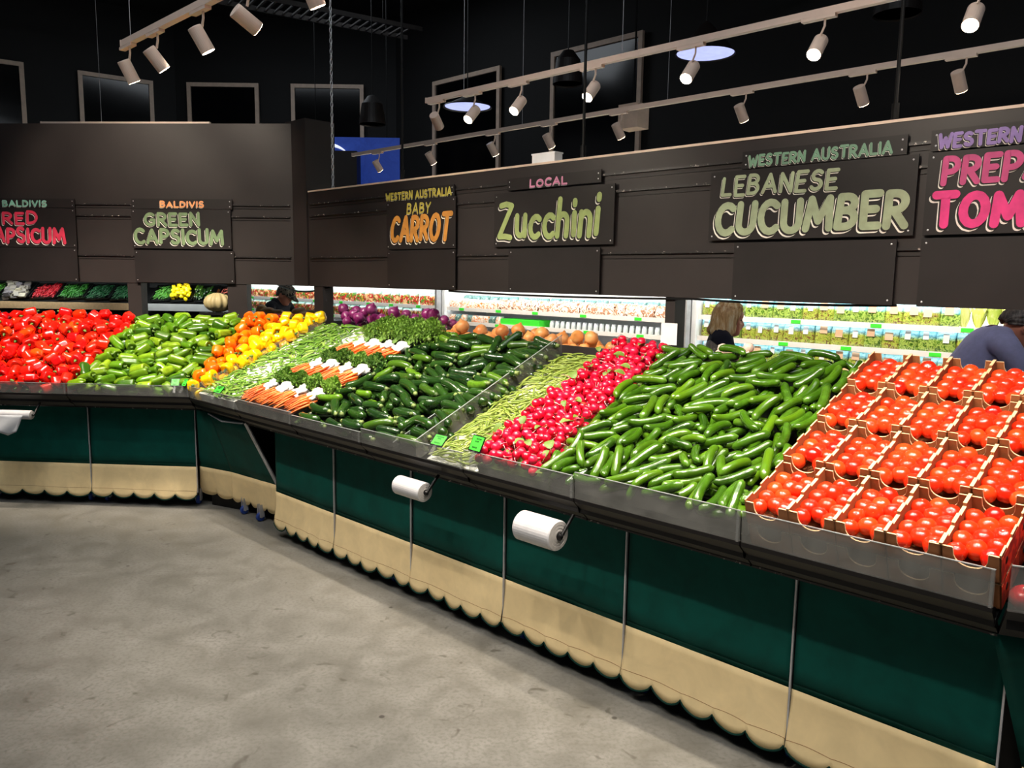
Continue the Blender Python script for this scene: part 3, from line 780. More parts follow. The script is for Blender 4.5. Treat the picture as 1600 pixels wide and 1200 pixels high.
class Pile:
    def __init__(self, F, poly, cell=.005, base=None, seed=1):
        self.F = F; self.poly = poly; self.cell = cell; self.rng = np.random.default_rng(seed)
        xs = [p[0] for p in poly]; ys = [p[1] for p in poly]
        self.x0 = min(xs)-.08; self.y0 = min(ys)-.08
        self.nx = int((max(xs)-min(xs)+.16)/cell)+2; self.ny = int((max(ys)-min(ys)+.16)/cell)+2
        gx, gy = np.meshgrid(self.x0+np.arange(self.nx)*cell, self.y0+np.arange(self.ny)*cell, indexing='ij')
        self.H = np.zeros((self.nx, self.ny)) if base is None else base(gx, gy)
        self.own = -np.ones((self.nx, self.ny), int); self.items = []
    def _patch(self, x, y, r):
        c = self.cell; i0 = max(0, int((x-r-self.x0)/c)+1); i1 = min(self.nx, int((x+r-self.x0)/c)+1)
        j0 = max(0, int((y-r-self.y0)/c)+1); j1 = min(self.ny, int((y+r-self.y0)/c)+1)
        if i1 <= i0 or j1 <= j0: return None
        X = self.x0+np.arange(i0, i1)*c-x; Y = self.y0+np.arange(j0, j1)*c-y
        d2 = r*r-X[:, None]**2-Y[None, :]**2
        return (slice(i0, i1), slice(j0, j1), np.sqrt(np.maximum(d2, 0)), d2 > 0)
    def rest(self, sph):
        z = -1e9
        for x, y, dz, r in sph:
            p = self._patch(x, y, r)
            if p is None: continue
            s, t, h, ok = p
            if ok.any(): z = max(z, float((self.H[s, t]+h-dz)[ok].max()))
        return z
    def orient(self, ch, x, y, yaw, tilt):
        c, s = math.cos(yaw), math.sin(yaw); ct, st = math.cos(tilt), math.sin(tilt)
        return [(x+a*ct*c, y+a*ct*s, a*st, r) for a, r in ch]
    def fill(self, kinds, n, yaw, K=22, tilts=(0,), edge=.8, flat=0.0, maxh=None, pick=0.0, keep=.0):
        """kinds: list of sphere chains; yaw: function rng -> angle; each piece takes the lowest of K tries"""
        xs = [p[0] for p in self.poly]; ys = [p[1] for p in self.poly]
        miss = 0
        for _ in range(n):
            if miss > 45: break
            k = int(self.rng.integers(len(kinds))); ch = kinds[k]; best = None
            hl = max(abs(a)+r for a, r in ch)*edge
            for _k in range(K):
                x = self.rng.uniform(min(xs), max(xs)); y = self.rng.uniform(min(ys), max(ys)); w = yaw(self.rng)
                dx, dy = hl*math.cos(w), hl*math.sin(w)
                if not (inside(self.poly, x+dx, y+dy) and inside(self.poly, x-dx, y-dy) and inside(self.poly, x, y)): continue
                z = self.rest(self.orient(ch, x, y, w, 0))
                sc = z + self.rng.uniform(0, pick)
                if best is None or sc < best[0]: best = (sc, x, y, w, z)
            if best is None: continue
            _, x, y, w, z = best; bt = 0
            for t in tilts:
                if t == 0: continue
                z2 = self.rest(self.orient(ch, x, y, w, t))
                if z2 < z-1e-4: z, bt = z2, t
            if maxh is not None and z > maxh: miss += 1; continue
            miss = 0
            self.place(k, ch, x, y, z, w, bt)
        return self
    def place(self, k, ch, x, y, z, w, t):
        idx = len(self.items)
        for a, b, dz, r in self.orient(ch, x, y, w, t):
            p = self._patch(a, b, r)
            if p is None: continue
            s, u, h, ok = p; top = z+dz+h
            m = ok & (top > self.H[s, u]); sub = self.H[s, u]; sub[m] = top[m]; o = self.own[s, u]; o[m] = idx
        area = sum(r for a, r in ch)*2*(2*max(abs(a) for a, r in ch)+2*ch[0][1])/len(ch)
        self.items.append(dict(k=k, x=x, y=y, z=z, w=w, t=t, area=area))
    def visible(self, frac=.12):
        cnt = np.bincount(self.own[self.own >= 0].ravel(), minlength=len(self.items))
        out = []
        for i, it in enumerate(self.items):
            it['vis'] = cnt[i]*self.cell**2/max(it['area'], 1e-9)
            if it['vis'] >= frac: out.append(it)
        return out
    def matrix(self, it, roll=0.0, scale=1.0):
        return self.F @ Matrix.Translation((it['x'], it['y'], it['z'])) @ Matrix.Rotation(it['w'], 4, 'Z') @ Matrix.Rotation(-it['t'], 4, 'Y') @ Matrix.Rotation(roll, 4, 'X') @ Matrix.Scale(scale, 4)

def rows_of(items, step, key='y'):
    """group by distance from the front guard, then left to right: gives (row number, place in the row)"""
    y0 = min(i['y'] for i in items)
    rows = {}
    for it in items: rows.setdefault(int((it['y']-y0)/step)+1, []).append(it)
    out = []
    for n, k in enumerate(sorted(rows), 1):
        for p, it in enumerate(sorted(rows[k], key=lambda q: q['x']), 1): out.append((n, p, it))
    return out

def spread_out(name, cat, group, pile, items, protos, step, label, roll=lambda r: r.uniform(0, 6.28), scale=(.95, 1.05), child=None):
    """one object per piece; protos: list of meshes by kind; child: list of (part name, mesh)"""
    rr = random.Random(hash_s(name)); made = []
    protos_o = {}
    for n, p, it in rows_of(items, step):
        Mx = pile.matrix(it, roll(rr), rr.uniform(*scale))
        k = it['k']
        if k not in protos_o:
            o = put(name, protos[k], None, Mx); protos_o[k] = [o]
            if child:
                for nm, me in child[k]: protos_o[k].append(put(nm, me, o, Matrix.Identity(4)))
        else:
            o = dup(protos_o[k][0], Mx)
            for c in protos_o[k][1:]: dup(c, Matrix.Identity(4), o)
        tag(o, label(n, p, it), cat, group); made.append(o)
    return made
def hash_s(s): return sum((i+1)*ord(c) for i, c in enumerate(s))

# ---------------- shapes (long axis = x)
def veg_tube(L, r, prof, bend=0.0, ribs=0, rib=.0, seg=14, rings=14, wob=0.0, seed=0):
    rr = random.Random(seed); m = MB(); vs = []; fs = []
    a1, a2 = rr.uniform(0, 6), rr.uniform(0, 6)
    for i in range(rings+1):
        t = i/rings; x = -L/2+L*t; R = r*prof(t)
        yo = bend*(1-(2*t-1)**2)-bend*.5 + wob*math.sin(5*t+a1); zo = wob*math.sin(4*t+a2)
        for k in range(seg):
            th = 2*PI*k/seg; q = R*(1+rib*math.cos(ribs*th)) if ribs else R
            vs.append((x, yo+q*math.cos(th), zo+q*math.sin(th)))
    for i in range(rings):
        for k in range(seg):
            k2 = (k+1) % seg; fs.append((i*seg+k, i*seg+k2, (i+1)*seg+k2, (i+1)*seg+k))
    fs.append(tuple(range(seg-1, -1, -1))); fs.append(tuple(rings*seg+k for k in range(seg)))
    m.raw(vs, fs); return m
capsule = lambda e: (lambda t: max(.12, min(1, (1-max(0, (e-t)/e)**2.2)**.5 if t < e else ((1-((t-1+e)/e)**2.2)**.5 if t > 1-e else 1))))

def capsicum_mesh(name, L, r, lobes, mat, seed, seg=22, rings=12):
    rr = random.Random(seed); vs = []; fs = []; ph = rr.uniform(0, 6); m = MB()
    amp = [rr.uniform(.07, .13) for _ in range(lobes)]
    for i in range(rings+1):
        t = i/rings
        # the stem end (x+) dips inwards, the blossom end is blunt
        x = -L/2+L*t
        R = (min(1, t/.2)**.5 if t < .2 else (1 if t < .78 else 1-((t-.78)/.22)**2.4*.6))*(.84+.18*t)
        if t > .93: x = -L/2+L*(.93-(t-.93)*1.7)
        if i == 0: R = .02
        if i == rings: R = .14
        for k in range(seg):
            th = 2*PI*k/seg; lob = abs(math.sin(lobes*(th+ph)/2))
            q = r*R*(.84+.17*lob**.7+amp[int(lobes*((th+ph) % (2*PI))/(2*PI)) % lobes]*.5)
            xx = x - (1-lob)*.10*L*(1-t)**4*1.0*-1
            vs.append((xx, q*math.cos(th), q*math.sin(th)))
    for i in range(rings):
        for k in range(seg):
            k2 = (k+1) % seg; fs.append((i*seg+k, i*seg+k2, (i+1)*seg+k2, (i+1)*seg+k))
    fs.append(tuple(range(seg-1, -1, -1))); fs.append(tuple(rings*seg+k for k in range(seg)))
    m.raw(vs, fs); return m.mesh(name, mat, True)
def stem_mesh(name, x, r, ln, mat, seed=1):
    m = MB(); rr = random.Random(seed); b = rr.uniform(-.4, .4)
    m.tube([(x, 0, 0), (x+.004, 0, 0), (x+ln*.5, b*ln*.3, 0), (x+ln, b*ln, .001)], [r*2.1, r*1.5, r, r*1.15], 8)
    return m.mesh(name, mat, True)

V = {}
def produce_mats():
    V['red'] = veg('capsicum_red', [(214, 10, 8), (226, 22, 8), (196, 6, 12), (232, 40, 6), (206, 10, 14), (236, 74, 10)], .22, coat=.35)
    V['green'] = veg('capsicum_green', [(62, 106, 12), (90, 136, 18), (44, 84, 12), (122, 160, 26), (56, 98, 14), (140, 172, 32)], .25, spot=(34, 78, 10), spotscale=22, coat=.3)
    V['orange'] = veg('capsicum_orange', [(240, 106, 2), (248, 130, 4), (236, 92, 2)], .22, coat=.35)
    V['yellow'] = veg('capsicum_yellow', [(250, 196, 4), (252, 208, 10), (246, 180, 4)], .22, coat=.35)
    V['stem'] = veg('capsicum_stem', [(70, 110, 30), (110, 140, 60)], .5)
    V['pea'] = veg('snow_pea', [(96, 140, 40), (120, 160, 56), (76, 122, 32), (150, 180, 84)], .42, spot=(120, 160, 60), spotscale=40)
    V['bean'] = veg('green_bean', [(132, 152, 56), (112, 136, 46), (154, 170, 76)], .42, spot=(132, 154, 56), spotscale=60)
    V['cuc'] = veg('cucumber', [(42, 76, 6), (56, 94, 8), (30, 62, 6), (80, 116, 14), (48, 84, 8)], .22, spot=(76, 122, 28), spotscale=24, coat=.4, tip=(.056, .088, (84, 124, 36)))
    V['zuc'] = veg('zucchini', [(24, 52, 16), (16, 40, 14), (36, 68, 18), (20, 46, 16), (88, 130, 24)], .2, spot=(46, 82, 26), spotscale=60, coat=.5)
    V['zstem'] = veg('zucchini_stem', [(70, 96, 40), (120, 138, 74), (60, 84, 36)], .6)
    V['rad'] = veg('radish', [(204, 6, 42), (218, 14, 54), (184, 2, 34), (226, 28, 70)], .25, coat=.3)
    V['rtail'] = veg('radish_tail', [(236, 150, 160), (240, 190, 190)], .5)
    V['leaf'] = veg('radish_leaf', [(66, 96, 26), (92, 118, 40)], .55, spot=(130, 142, 70), spotscale=20)
    V['carrot'] = veg('carrot', [(226, 96, 18), (240, 122, 34), (206, 78, 14)], .45, spot=(246, 150, 60), spotscale=40)
    V['frond'] = veg('carrot_greens', [(86, 132, 30), (118, 160, 46), (66, 110, 26)], .6, spot=(140, 170, 70), spotscale=26)
    V['wrap'] = veg('white_wrap', [(238, 238, 234), (230, 232, 228)], .5, bmp=.6, spotscale=30)
    V['tom'] = veg('tomato', [(222, 36, 10), (228, 54, 16), (214, 24, 8), (232, 72, 24), (224, 44, 14)], .2, coat=.4, spot=(232, 74, 28), spotscale=14)
    V['onion'] = veg('onion_skin', [(206, 128, 60), (224, 152, 84), (192, 112, 50), (232, 172, 110)], .4, spot=(236, 190, 130), spotscale=10)
    V['redonion'] = veg('red_onion', [(112, 24, 84), (132, 36, 100), (92, 16, 66)], .3, spot=(176, 96, 150), spotscale=12, coat=.3)
    V['butternut'] = veg('butternut', [(226, 186, 128), (216, 172, 112)], .5)
    V['pumpkin'] = veg('pumpkin', [(150, 138, 98)], .6)
    V['ginger'] = veg('ginger', [(222, 184, 140), (206, 162, 116), (232, 200, 160)], .6, spot=(190, 146, 100), spotscale=30)
    V['galangal'] = veg('sweet_potato', [(198, 84, 44), (214, 106, 60), (182, 70, 40)], .55, spot=(230, 150, 100), spotscale=20)
    V['apple'] = veg('apple', [(190, 18, 30), (170, 10, 24)], .2, coat=.4, spot=(230, 90, 70), spotscale=12)
produce_mats()

# ---------------- red and green capsicums on the far run
cap_ch = lambda L, r: [(-L*.22, r*.95), (L*.1, r), (L*.25, r*.92)]
wild = lambda r: r.uniform(0, 2*PI)
def capsicum_kind(tagname, mat, L, r, n=3, seed=0):
    me = [capsicum_mesh(tagname, L*f, r*g, lb, V[mat], seed+i) for i, (f, g, lb) in enumerate(((1, 1, 4), (1.08, .95, 3), (.92, 1.04, 4))[:n])]
    ch = [cap_ch(L*f, r*g) for f, g in ((1, 1), (1.08, .95), (.92, 1.04))[:n]]
    kids = [[('stem', stem_mesh('capsicum_stem', L*f*.40, .005, .017, V['stem'], i))] for i, f in enumerate((1, 1.08, .92)[:n])]
    return me, ch, kids
yl = lambda r: (r.normal(0, .5) if r.random() < .72 else r.uniform(0, 2*PI)) + (PI if r.random() < .5 else 0)
me, ch, kids = capsicum_kind('red_capsicum', 'red', .094, .037, seed=1)
p = Pile(FL, [(-4.22, .015), (-3.50, .015), (-3.52, 1.14), (-4.98, 1.14)], seed=3).fill(ch, 420, wild, K=40, tilts=(-.35, -.18, .18, .35), edge=.4, maxh=.122)
spread_out('red_capsicum', 'capsicum', 'red capsicums heaped in the far tray', p, p.visible(.05), me, .072,
    lambda n, q, it: f"glossy red capsicum, {ORD(n)} row up from the clear guard, {ORD(q)} along from the left", child=kids, scale=(1.08, 1.2))
me, ch, kids = capsicum_kind('green_capsicum', 'green', .135, .033, seed=11)
p = Pile(FL, [(-3.478, .015), (-2.615, .015), (-2.67, 1.14), (-3.50, 1.14)], seed=4).fill(ch, 330, yl, K=40, tilts=(-.3, -.15, .15, .3), edge=.55, maxh=.115)
spread_out('green_capsicum', 'capsicum', 'green capsicums heaped in the far tray', p, p.visible(.05), me, .07,
    lambda n, q, it: f"shiny green capsicum, {ORD(n)} row up from the clear guard, {ORD(q)} along from the red ones", child=kids, scale=(1.06, 1.18))
# ---------------- orange and yellow capsicums in the corner wedge
FC = plane_frame((cA+cB)/2, cP, cQ)
def wedge(pts): return [((FC.inverted() @ p).x, (FC.inverted() @ p).y) for p in pts]
tri = wedge([cA.lerp(cP, .02), cB.lerp(cQ, .02), cQ, cP])
split = wedge([cA.lerp(cB, .25), cP.lerp(cQ, .52)])
meO, chO, kO = capsicum_kind('orange_capsicum', 'orange', .072, .038, seed=21); meY, chY, kY = capsicum_kind('yellow_capsicum', 'yellow', .076, .039, seed=31)
p = Pile(FC, tri, seed=6).fill(chO, 300, wild, K=60, tilts=(-.35, -.18, .18, .35), edge=.35, maxh=.125)
vis = p.visible(.05)
s0, s1 = split
side = lambda it: (it['x']-s0[0])*(s1[1]-s0[1])-(it['y']-s0[1])*(s1[0]-s0[0])
spread_out('orange_capsicum', 'capsicum', 'orange capsicums in the corner tray', p, [i for i in vis if side(i) < 0], meO, .075,
    lambda n, q, it: f"orange capsicum in the corner tray, {ORD(n)} row up, {ORD(q)} along from the green ones", child=kO, scale=(1.12, 1.26))
spread_out('yellow_capsicum', 'capsicum', 'yellow capsicums in the corner tray', p, [i for i in vis if side(i) >= 0], meY, .075,
    lambda n, q, it: f"yellow capsicum in the corner tray, {ORD(n)} row up, {ORD(q)} along from the orange ones", child=kY, scale=(1.12, 1.26))

# ---------------- snow peas
def pod_mesh(name, L, w, th, bend, mat, seed):
    vs = []; fs = []; N = 9; S = 8; m = MB()
    for i in range(N+1):
        t = i/N; x = -L/2+L*t; e = max(.06, math.sin(PI*min(1, max(0, t)))**.5)
        zb = bend*(1-(2*t-1)**2)
        for k in range(S):
            a = 2*PI*k/S; vs.append((x, w/2*e*math.cos(a)+zb, th/2*e*math.sin(a)*(1+.35*math.cos(9*t))))
    for i in range(N):
        for k in range(S):
            k2 = (k+1) % S; fs.append((i*S+k, i*S+k2, (i+1)*S+k2, (i+1)*S+k))
    fs.append(tuple(range(S-1, -1, -1))); fs.append(tuple(N*S+k for k in range(S)))
    m.raw(vs, fs); return m
def stuff_layer(name, pile, frac, builder, mats_, label, cat, roll=lambda r: r.uniform(-.4, .4)):
    """the under-layer nobody could count: every piece of the pile in one mesh"""
    m = MB(); rr = random.Random(5); inv = None
    for it in pile.items:
        b = builder[it['k']]; Mx = pile.matrix(it, roll(rr))
        m.cur = rr.randrange(len(mats_)); m.raw([Mx @ Vector(v) for v in b.v], b.f)
    o = m.build(name, mats_, smooth=True, weld=False)
    return tag(o, label, cat, None, 'stuff')
podB = [pod_mesh('p', .10, .020, .007, .006, None, 1), pod_mesh('p', .085, .018, .007, -.006, None, 2)]
podC = [[(a, .0055) for a in (-.04, -.02, 0, .02, .04)], [(a, .0055) for a in (-.034, -.017, 0, .017, .034)]]
polyP = [(-5.34, .02), (-4.80, .02), (-4.42, 1.13), (-5.34, 1.13)]
p = Pile(FR, polyP, seed=8, base=lambda x, y: .07+.010*np.sin(9*x)*np.cos(7*y)).fill(podC, 420, lambda r: r.normal(.1, .8), tilts=(-.25, .25), edge=.8, maxh=.105)
stuff_layer('snow_pea_heap', p, 0, podB, [V['pea']], 'lower layer of pale green snow peas showing between the top pods', 'snow peas')
p.items = []; p.own[:] = -1
p.fill(podC, 235, lambda r: r.normal(.1, .8), tilts=(-.25, -.12, .12, .25), edge=.8, maxh=.14, pick=.012)
spread_out('snow_pea', 'snow pea', 'snow peas on top of the heap', p, p.visible(.36), [b.mesh('snow_pea', V['pea'], True) for b in podB], .06,
    lambda n, q, it: f"pale green snow pea, {ORD(n)} row up from the price tag, {ORD(q)} along from the capsicums", roll=lambda r: r.uniform(-.5, .5))
base_m = MB(); base_m.raw([FR @ Vector((x, y, .06)) for x, y in polyP] + [FR @ Vector((x, y, .001)) for x, y in polyP], [(0, 1, 2, 3), (7, 6, 5, 4), (0, 4, 5, 1), (1, 5, 6, 2), (2, 6, 7, 3), (3, 7, 4, 0)])
tag(base_m.build('liner_sheet', V['wrap']), 'white liner sheet under the snow peas', 'liner')

# ---------------- bunches of baby carrots: roots, white wrap, greens
def carrot_mesh(L, r, seed):
    return veg_tube(L, r, lambda t: (.12+.88*min(1, t*1.35)**.75) if t < .9 else 1-.5*((t-.9)/.1)**2, .004, 0, 0, 8, 9, .0015, seed)
carM = [carrot_mesh(.135+.012*i, .0062+.0006*i, i).mesh('carrot', V['carrot'], True) for i in range(3)]
def frond_mesh(seed, n, lx, ly, lz):
    rr = random.Random(seed); m = MB()
    for i in range(26):
        a = rr.uniform(-ly, ly)*.7; m.tube([(-.01, a*.2, .012), (lx*.45, a*.7, lz*.55), (lx*.9, a, lz*rr.uniform(.2, .8))], [.0016, .0013, .0008], 4)
    for i in range(n):
        t = rr.random()**.7; x = lx*(.12+.9*t); y = rr.gauss(0, ly*.48); z = lz*rr.random()**.6*(1-.5*(y/ly)**2 if abs(y) < ly else .4)
        c = Vector((x, y, max(.004, z))); d = Vector((rr.gauss(0, 1), rr.gauss(0, 1), rr.gauss(.3, .7))).normalized(); u = d.orthogonal().normalized(); w = d.cross(u)
        s = rr.uniform(.007, .013)
        m.face([c-u*s, c+w*s*.45+d*s*.2, c+u*s, c-w*s*.45+d*s*.2])
        m.face([c-w*s*.8, c+u*s*.35-d*s*.3, c+w*s*.8, c-u*s*.35-d*s*.3])
    return m.mesh('greens', V['frond'], False, False)
frM = [frond_mesh(i, 700, .115, .105, .075) for i in range(3)]
frB = [frond_mesh(9+i, 1300, .25, .14, .115) for i in range(2)]
def wrap_mesh(seed):
    rr = random.Random(seed); m = MB(); S = 16; pts = []
    ph = [rr.uniform(0, 6) for _ in range(4)]
    vs = []; fs = []; N = 6
    for i in range(N+1):
        t = i/N
        for k in range(S):
            a = 2*PI*k/S; q = 1+.16*math.sin(5*a+ph[0]+2*t)+.10*math.sin(9*a+ph[1]-3*t)
            vs.append((-.030+.085*t+rr.uniform(-.008, .008), (.066+rr.uniform(-.018, .012)-.016*math.sin(PI*t))*q*math.cos(a), .016+(.015+.008*t+rr.uniform(-.006, .012))*q*math.sin(a)))
    for i in range(N):
        for k in range(S):
            k2 = (k+1) % S; fs.append((i*S+k, i*S+k2, (i+1)*S+k2, (i+1)*S+k))
    fs.append(tuple(range(S-1, -1, -1))); fs.append(tuple(N*S+k for k in range(S)))
    m.raw(vs, fs); return m.mesh('white_wrap', V['wrap'], True)
wrM = [wrap_mesh(i) for i in range(2)]
rr = random.Random(12)
ROWS = [(.20, (-4.65, -4.47, -4.29, -4.11), 'front'), (.52, (-4.58, -4.41, -4.24, -4.07), 'middle'), (.84, (-4.51, -4.35, -4.20, -4.05), 'back')]
for y, xs, rn in ROWS:
    for c, x in enumerate(xs):
        B = FR @ Matrix.Translation((x, y, .076+rr.uniform(0, .006))) @ Matrix.Rotation(PI/2+rr.uniform(-.14, .14)-.30, 4, 'Z')
        e = empty('carrot_bunch', B)
        k = 0
        for lay, cnt in ((0, 10), (1, 8), (2, 5)):
            for j in range(cnt):
                s = (j-(cnt-1)/2)/(cnt/2); Lr = rr.randrange(3)
                Mx = Matrix.Translation((-.085+rr.uniform(-.03, .012), s*(.085-.012*lay), .006+lay*.012+rr.uniform(0, .006))) @ Matrix.Rotation(-s*.10+rr.gauss(0, .13), 4, 'Z') @ Matrix.Rotation(rr.uniform(-.06, .08), 4, 'Y')
                put('carrot', carM[Lr], e, Mx)
        put('white_wrap', wrM[c % 2], e, Matrix.Translation((0, 0, .004)))
        put('greens', (frB[c % 2] if rn == 'back' else frM[c % 3]), e, Matrix.Translation((.05, 0, .005)))
        tag(e, f"bunch of baby carrots with white wrap and greens, {rn} row, {ORD(c+1)} from the snow peas", 'carrots', 'baby carrot bunches')
# sloping bed under the bunches
m = MB(); pl = [(-4.79, .01), (-4.10, .01), (-3.99, .40), (-3.99, 1.13), (-4.42, 1.13)]
m.raw([FR @ Vector((x, y, .072)) for x, y in pl] + [FR @ Vector((x, y, .002)) for x, y in pl], [(0, 1, 2, 3, 4), (9, 8, 7, 6, 5), (0, 5, 6, 1), (1, 6, 7, 2), (2, 7, 8, 3), (3, 8, 9, 4), (4, 9, 5, 0)])
tag(m.build('display_riser', M['black_plastic']), 'dark sloping riser under the carrot bunches', 'riser')

# ---------------- zucchini
zp = lambda t: (.78+.22*t)*(1-max(0, (.12-t)/.12)**2.4*.75)*(1-max(0, (t-.86)/.14)**2.2*.72) if True else 1
def zuc_parts(L, r, bend, seed):
    body = veg_tube(L, r, lambda t: zp(1-t), bend, 7, .02, 14, 14, .001, seed).mesh('zucchini', V['zuc'], True)
    s = MB(); s.tube([(L*.485, -bend*.5, 0), (L*.515, -bend*.62, 0), (L*.565, -bend*.8, .001)], [r*.5, r*.36, r*.40], 7); return body, s.mesh('zucchini_stem', V['zstem'], True)
ZK = [(.172, .0245, .008), (.158, .023, -.006), (.185, .0255, .012)]
zz = [zuc_parts(*k, i) for i, k in enumerate(ZK)]
zch = [chain_long(L, r, 6, lambda t: .97) for L, r, b in ZK]
zy = lambda r: (r.normal(-.25, .35) if r.random() < .8 else r.uniform(0, PI)) + (PI if r.random() < .5 else 0)
for nm, poly, sd, n, txt in (('first', [(-4.07, .01), (-3.10, .01), (-3.10, 1.13), (-4.0, 1.13), (-3.975, .42)], 15, 190, 'the carrots'), ('second', [(-3.08, .01), (-2.925, .01), (-2.925, 1.10), (-3.08, 1.10)], 16, 62, 'the thin divider')):
    p = Pile(FR, poly, seed=sd, base=lambda x, y: .012+.012*np.sin(5*x+1)*np.sin(6*y)**2).fill(zch, n*2, zy if nm == 'first' else (lambda r: r.normal(-.28, .2)+(PI if r.random() < .5 else 0)), tilts=(-.2, -.1, .1, .2), edge=.7 if nm == 'first' else .45, K=44, maxh=.108)
    spread_out('zucchini', 'zucchini', f'zucchini in the {nm} strip', p, p.visible(.10), [z[0] for z in zz], .055,
        lambda n_, q, it, nm=nm, txt=txt: f"dark green zucchini in the {nm} strip, {ORD(n_)} row up, {ORD(q)} along from {txt}", child=[[('stem', z[1])] for z in zz], scale=(1.06, 1.16))

# ---------------- green beans
bB = [veg_tube(.105, .0042, capsule(.12), .008, 0, 0, 6, 9, .002, 1), veg_tube(.09, .0040, capsule(.12), -.010, 0, 0, 6, 9, .002, 2), veg_tube(.115, .0042, capsule(.12), .004, 0, 0, 6, 9, .004, 3)]
bC = [[(a, .0045) for a in np.linspace(-.048, .048, 7)], [(a, .0045) for a in np.linspace(-.04, .04, 7)], [(a, .0045) for a in np.linspace(-.052, .052, 7)]]
polyB = [(-2.902, .015), (-2.548, .015), (-2.56, 1.10), (-2.902, 1.10)]
by = lambda r: r.normal(.75, .6)+(PI if r.random() < .5 else 0)
p = Pile(FR, polyB, cell=.004, seed=18, base=lambda x, y: .012+.012*np.clip((-2.56-x)/.3, 0, 1)+.006*np.sin(11*y)).fill(bC, 360, by, tilts=(-.2, .2), edge=.9, maxh=.05)
stuff_layer('green_bean_heap', p, 0, bB, [V['bean']], 'lower layer of pale green beans under the top ones', 'green beans', lambda r: r.uniform(0, 6))
p.items = []; p.own[:] = -1
p.fill(bC, 235, by, tilts=(-.2, -.1, .1, .2), edge=.9, maxh=.085, pick=.012)
spread_out('green_bean', 'green bean', 'green beans on top of the heap', p, p.visible(.36), [b.mesh('green_bean', V['bean'], True) for b in bB], .045,
    lambda n, q, it: f"pale green bean in the narrow tray, {ORD(n)} row up from the price tag, {ORD(q)} along")
m = MB(); m.raw([FR @ Vector((x, y, .008)) for x, y in polyB] + [FR @ Vector((x, y, .001)) for x, y in polyB], [(0, 1, 2, 3), (7, 6, 5, 4), (0, 4, 5, 1), (1, 5, 6, 2), (2, 6, 7, 3), (3, 7, 4, 0)])
tag(m.build('liner_sheet', V['wrap']), 'white liner sheet under the green beans', 'liner')

# ---------------- radishes with tails, and their leaves
radM = []
for i in range(2):
    m = MB(); m.lathe([(1e-6, -.0225), (.008, -.0216), (.0155, -.016), (.0212, -.004), (.0216, .005), (.0174, .0142), (.009, .0203), (1e-6, .0216)], 14, Matrix.Rotation(PI/2, 4, 'Y') @ Matrix.Diagonal((1+.06*i, 1, 1+.05*i, 1)))
    t = MB(); b = .01*(1-2*i); t.tube([(-.0205, 0, 0), (-.029, 0, b*.3), (-.042, b, b*.8), (-.058, b*2.2, b*.9)], [.004, .0017, .0010, .0005], 5)
    radM.append((m.mesh('radish', V['rad'], True), t.mesh('radish_tail', V['rtail'], True)))
polyRd = [(-2.522, .012), (-2.18, .012), (-2.08, .35), (-2.26, .9), (-2.20, 1.16), (-2.50, 1.16)]
polyRd = [(-2.522, .012), (-2.15, .012), (-2.20, 1.15), (-2.515, 1.15)]
p = Pile(FR, polyRd, cell=.004, seed=22, base=lambda x, y: .062+.012*np.sin(8*y)*np.sin(13*x+2)+.03*np.clip(y-.8, 0, 1)).fill([[(0, .0215)], [(0, .022)]], 520, wild, K=34, edge=.6, pick=.012, maxh=.138)
vis = sorted(p.visible(.1), key=lambda i: -i['vis'])[:300]
spread_out('radish', 'radish', 'red radishes heaped between the beans and cucumbers', p, vis, [r[0] for r in radM], .034,
    lambda n, q, it: f"bright red radish, {ORD(n)} row up from the clear guard, {ORD(q)} along from the green beans", roll=lambda r: r.uniform(0, 6.28), child=[[('root_tail', r[1])] for r in radM], scale=(.88, 1.1))
m = MB(); rr = random.Random(3)
for i in range(80):
    x = rr.uniform(-2.52, -2.12); y = rr.uniform(.02, 1.12)
    if i < 45: x = -2.13+rr.gauss(0, .02)
    h = p.H[min(p.nx-1, int((x-p.x0)/p.cell)), min(p.ny-1, int((y-p.y0)/p.cell))]
    L = rr.uniform(.03, .06); W = L*.4; a = rr.uniform(0, 6.28); B = FR @ Matrix.Translation((x, y, h+.004)) @ Matrix.Rotation(a, 4, 'Z') @ Matrix.Rotation(rr.uniform(-.4, .1), 4, 'Y')
    g = [[(L*s/5, W*math.sin(PI*(.12+.88*s/5))**.7*(t-1)/2*2, .010*math.sin(3*s/5)+.006*abs(t-1)) for t in range(3)] for s in range(6)]
    vs = [B @ Vector(q) for r_ in g for q in r_]; m.raw(vs, [(s*3+t, s*3+t+1, s*3+t+4, s*3+t+3) for s in range(5) for t in range(2)])
    m.tube([B @ Vector((-.03, 0, -.004)), B @ Vector((0, 0, 0)), B @ Vector((L*.8, 0, .008))], [.0016, .0014, .0006], 4)
tag(m.build('radish_leaves', V['leaf'], smooth=True, weld=False), 'pale green radish leaves and stalks among the radishes', 'leaves', None, 'stuff')
m = MB(); pl = [(-2.528, .01), (-2.10, .01), (-2.16, 1.14), (-2.528, 1.14)]
m.raw([FR @ Vector((x, y, .052)) for x, y in pl] + [FR @ Vector((x, y, .001)) for x, y in pl], [(0, 1, 2, 3), (7, 6, 5, 4), (0, 4, 5, 1), (1, 5, 6, 2), (2, 6, 7, 3), (3, 7, 4, 0)])
tag(m.build('display_riser', V['leaf']), 'bed of flattened radish leaves under the radishes', 'riser')

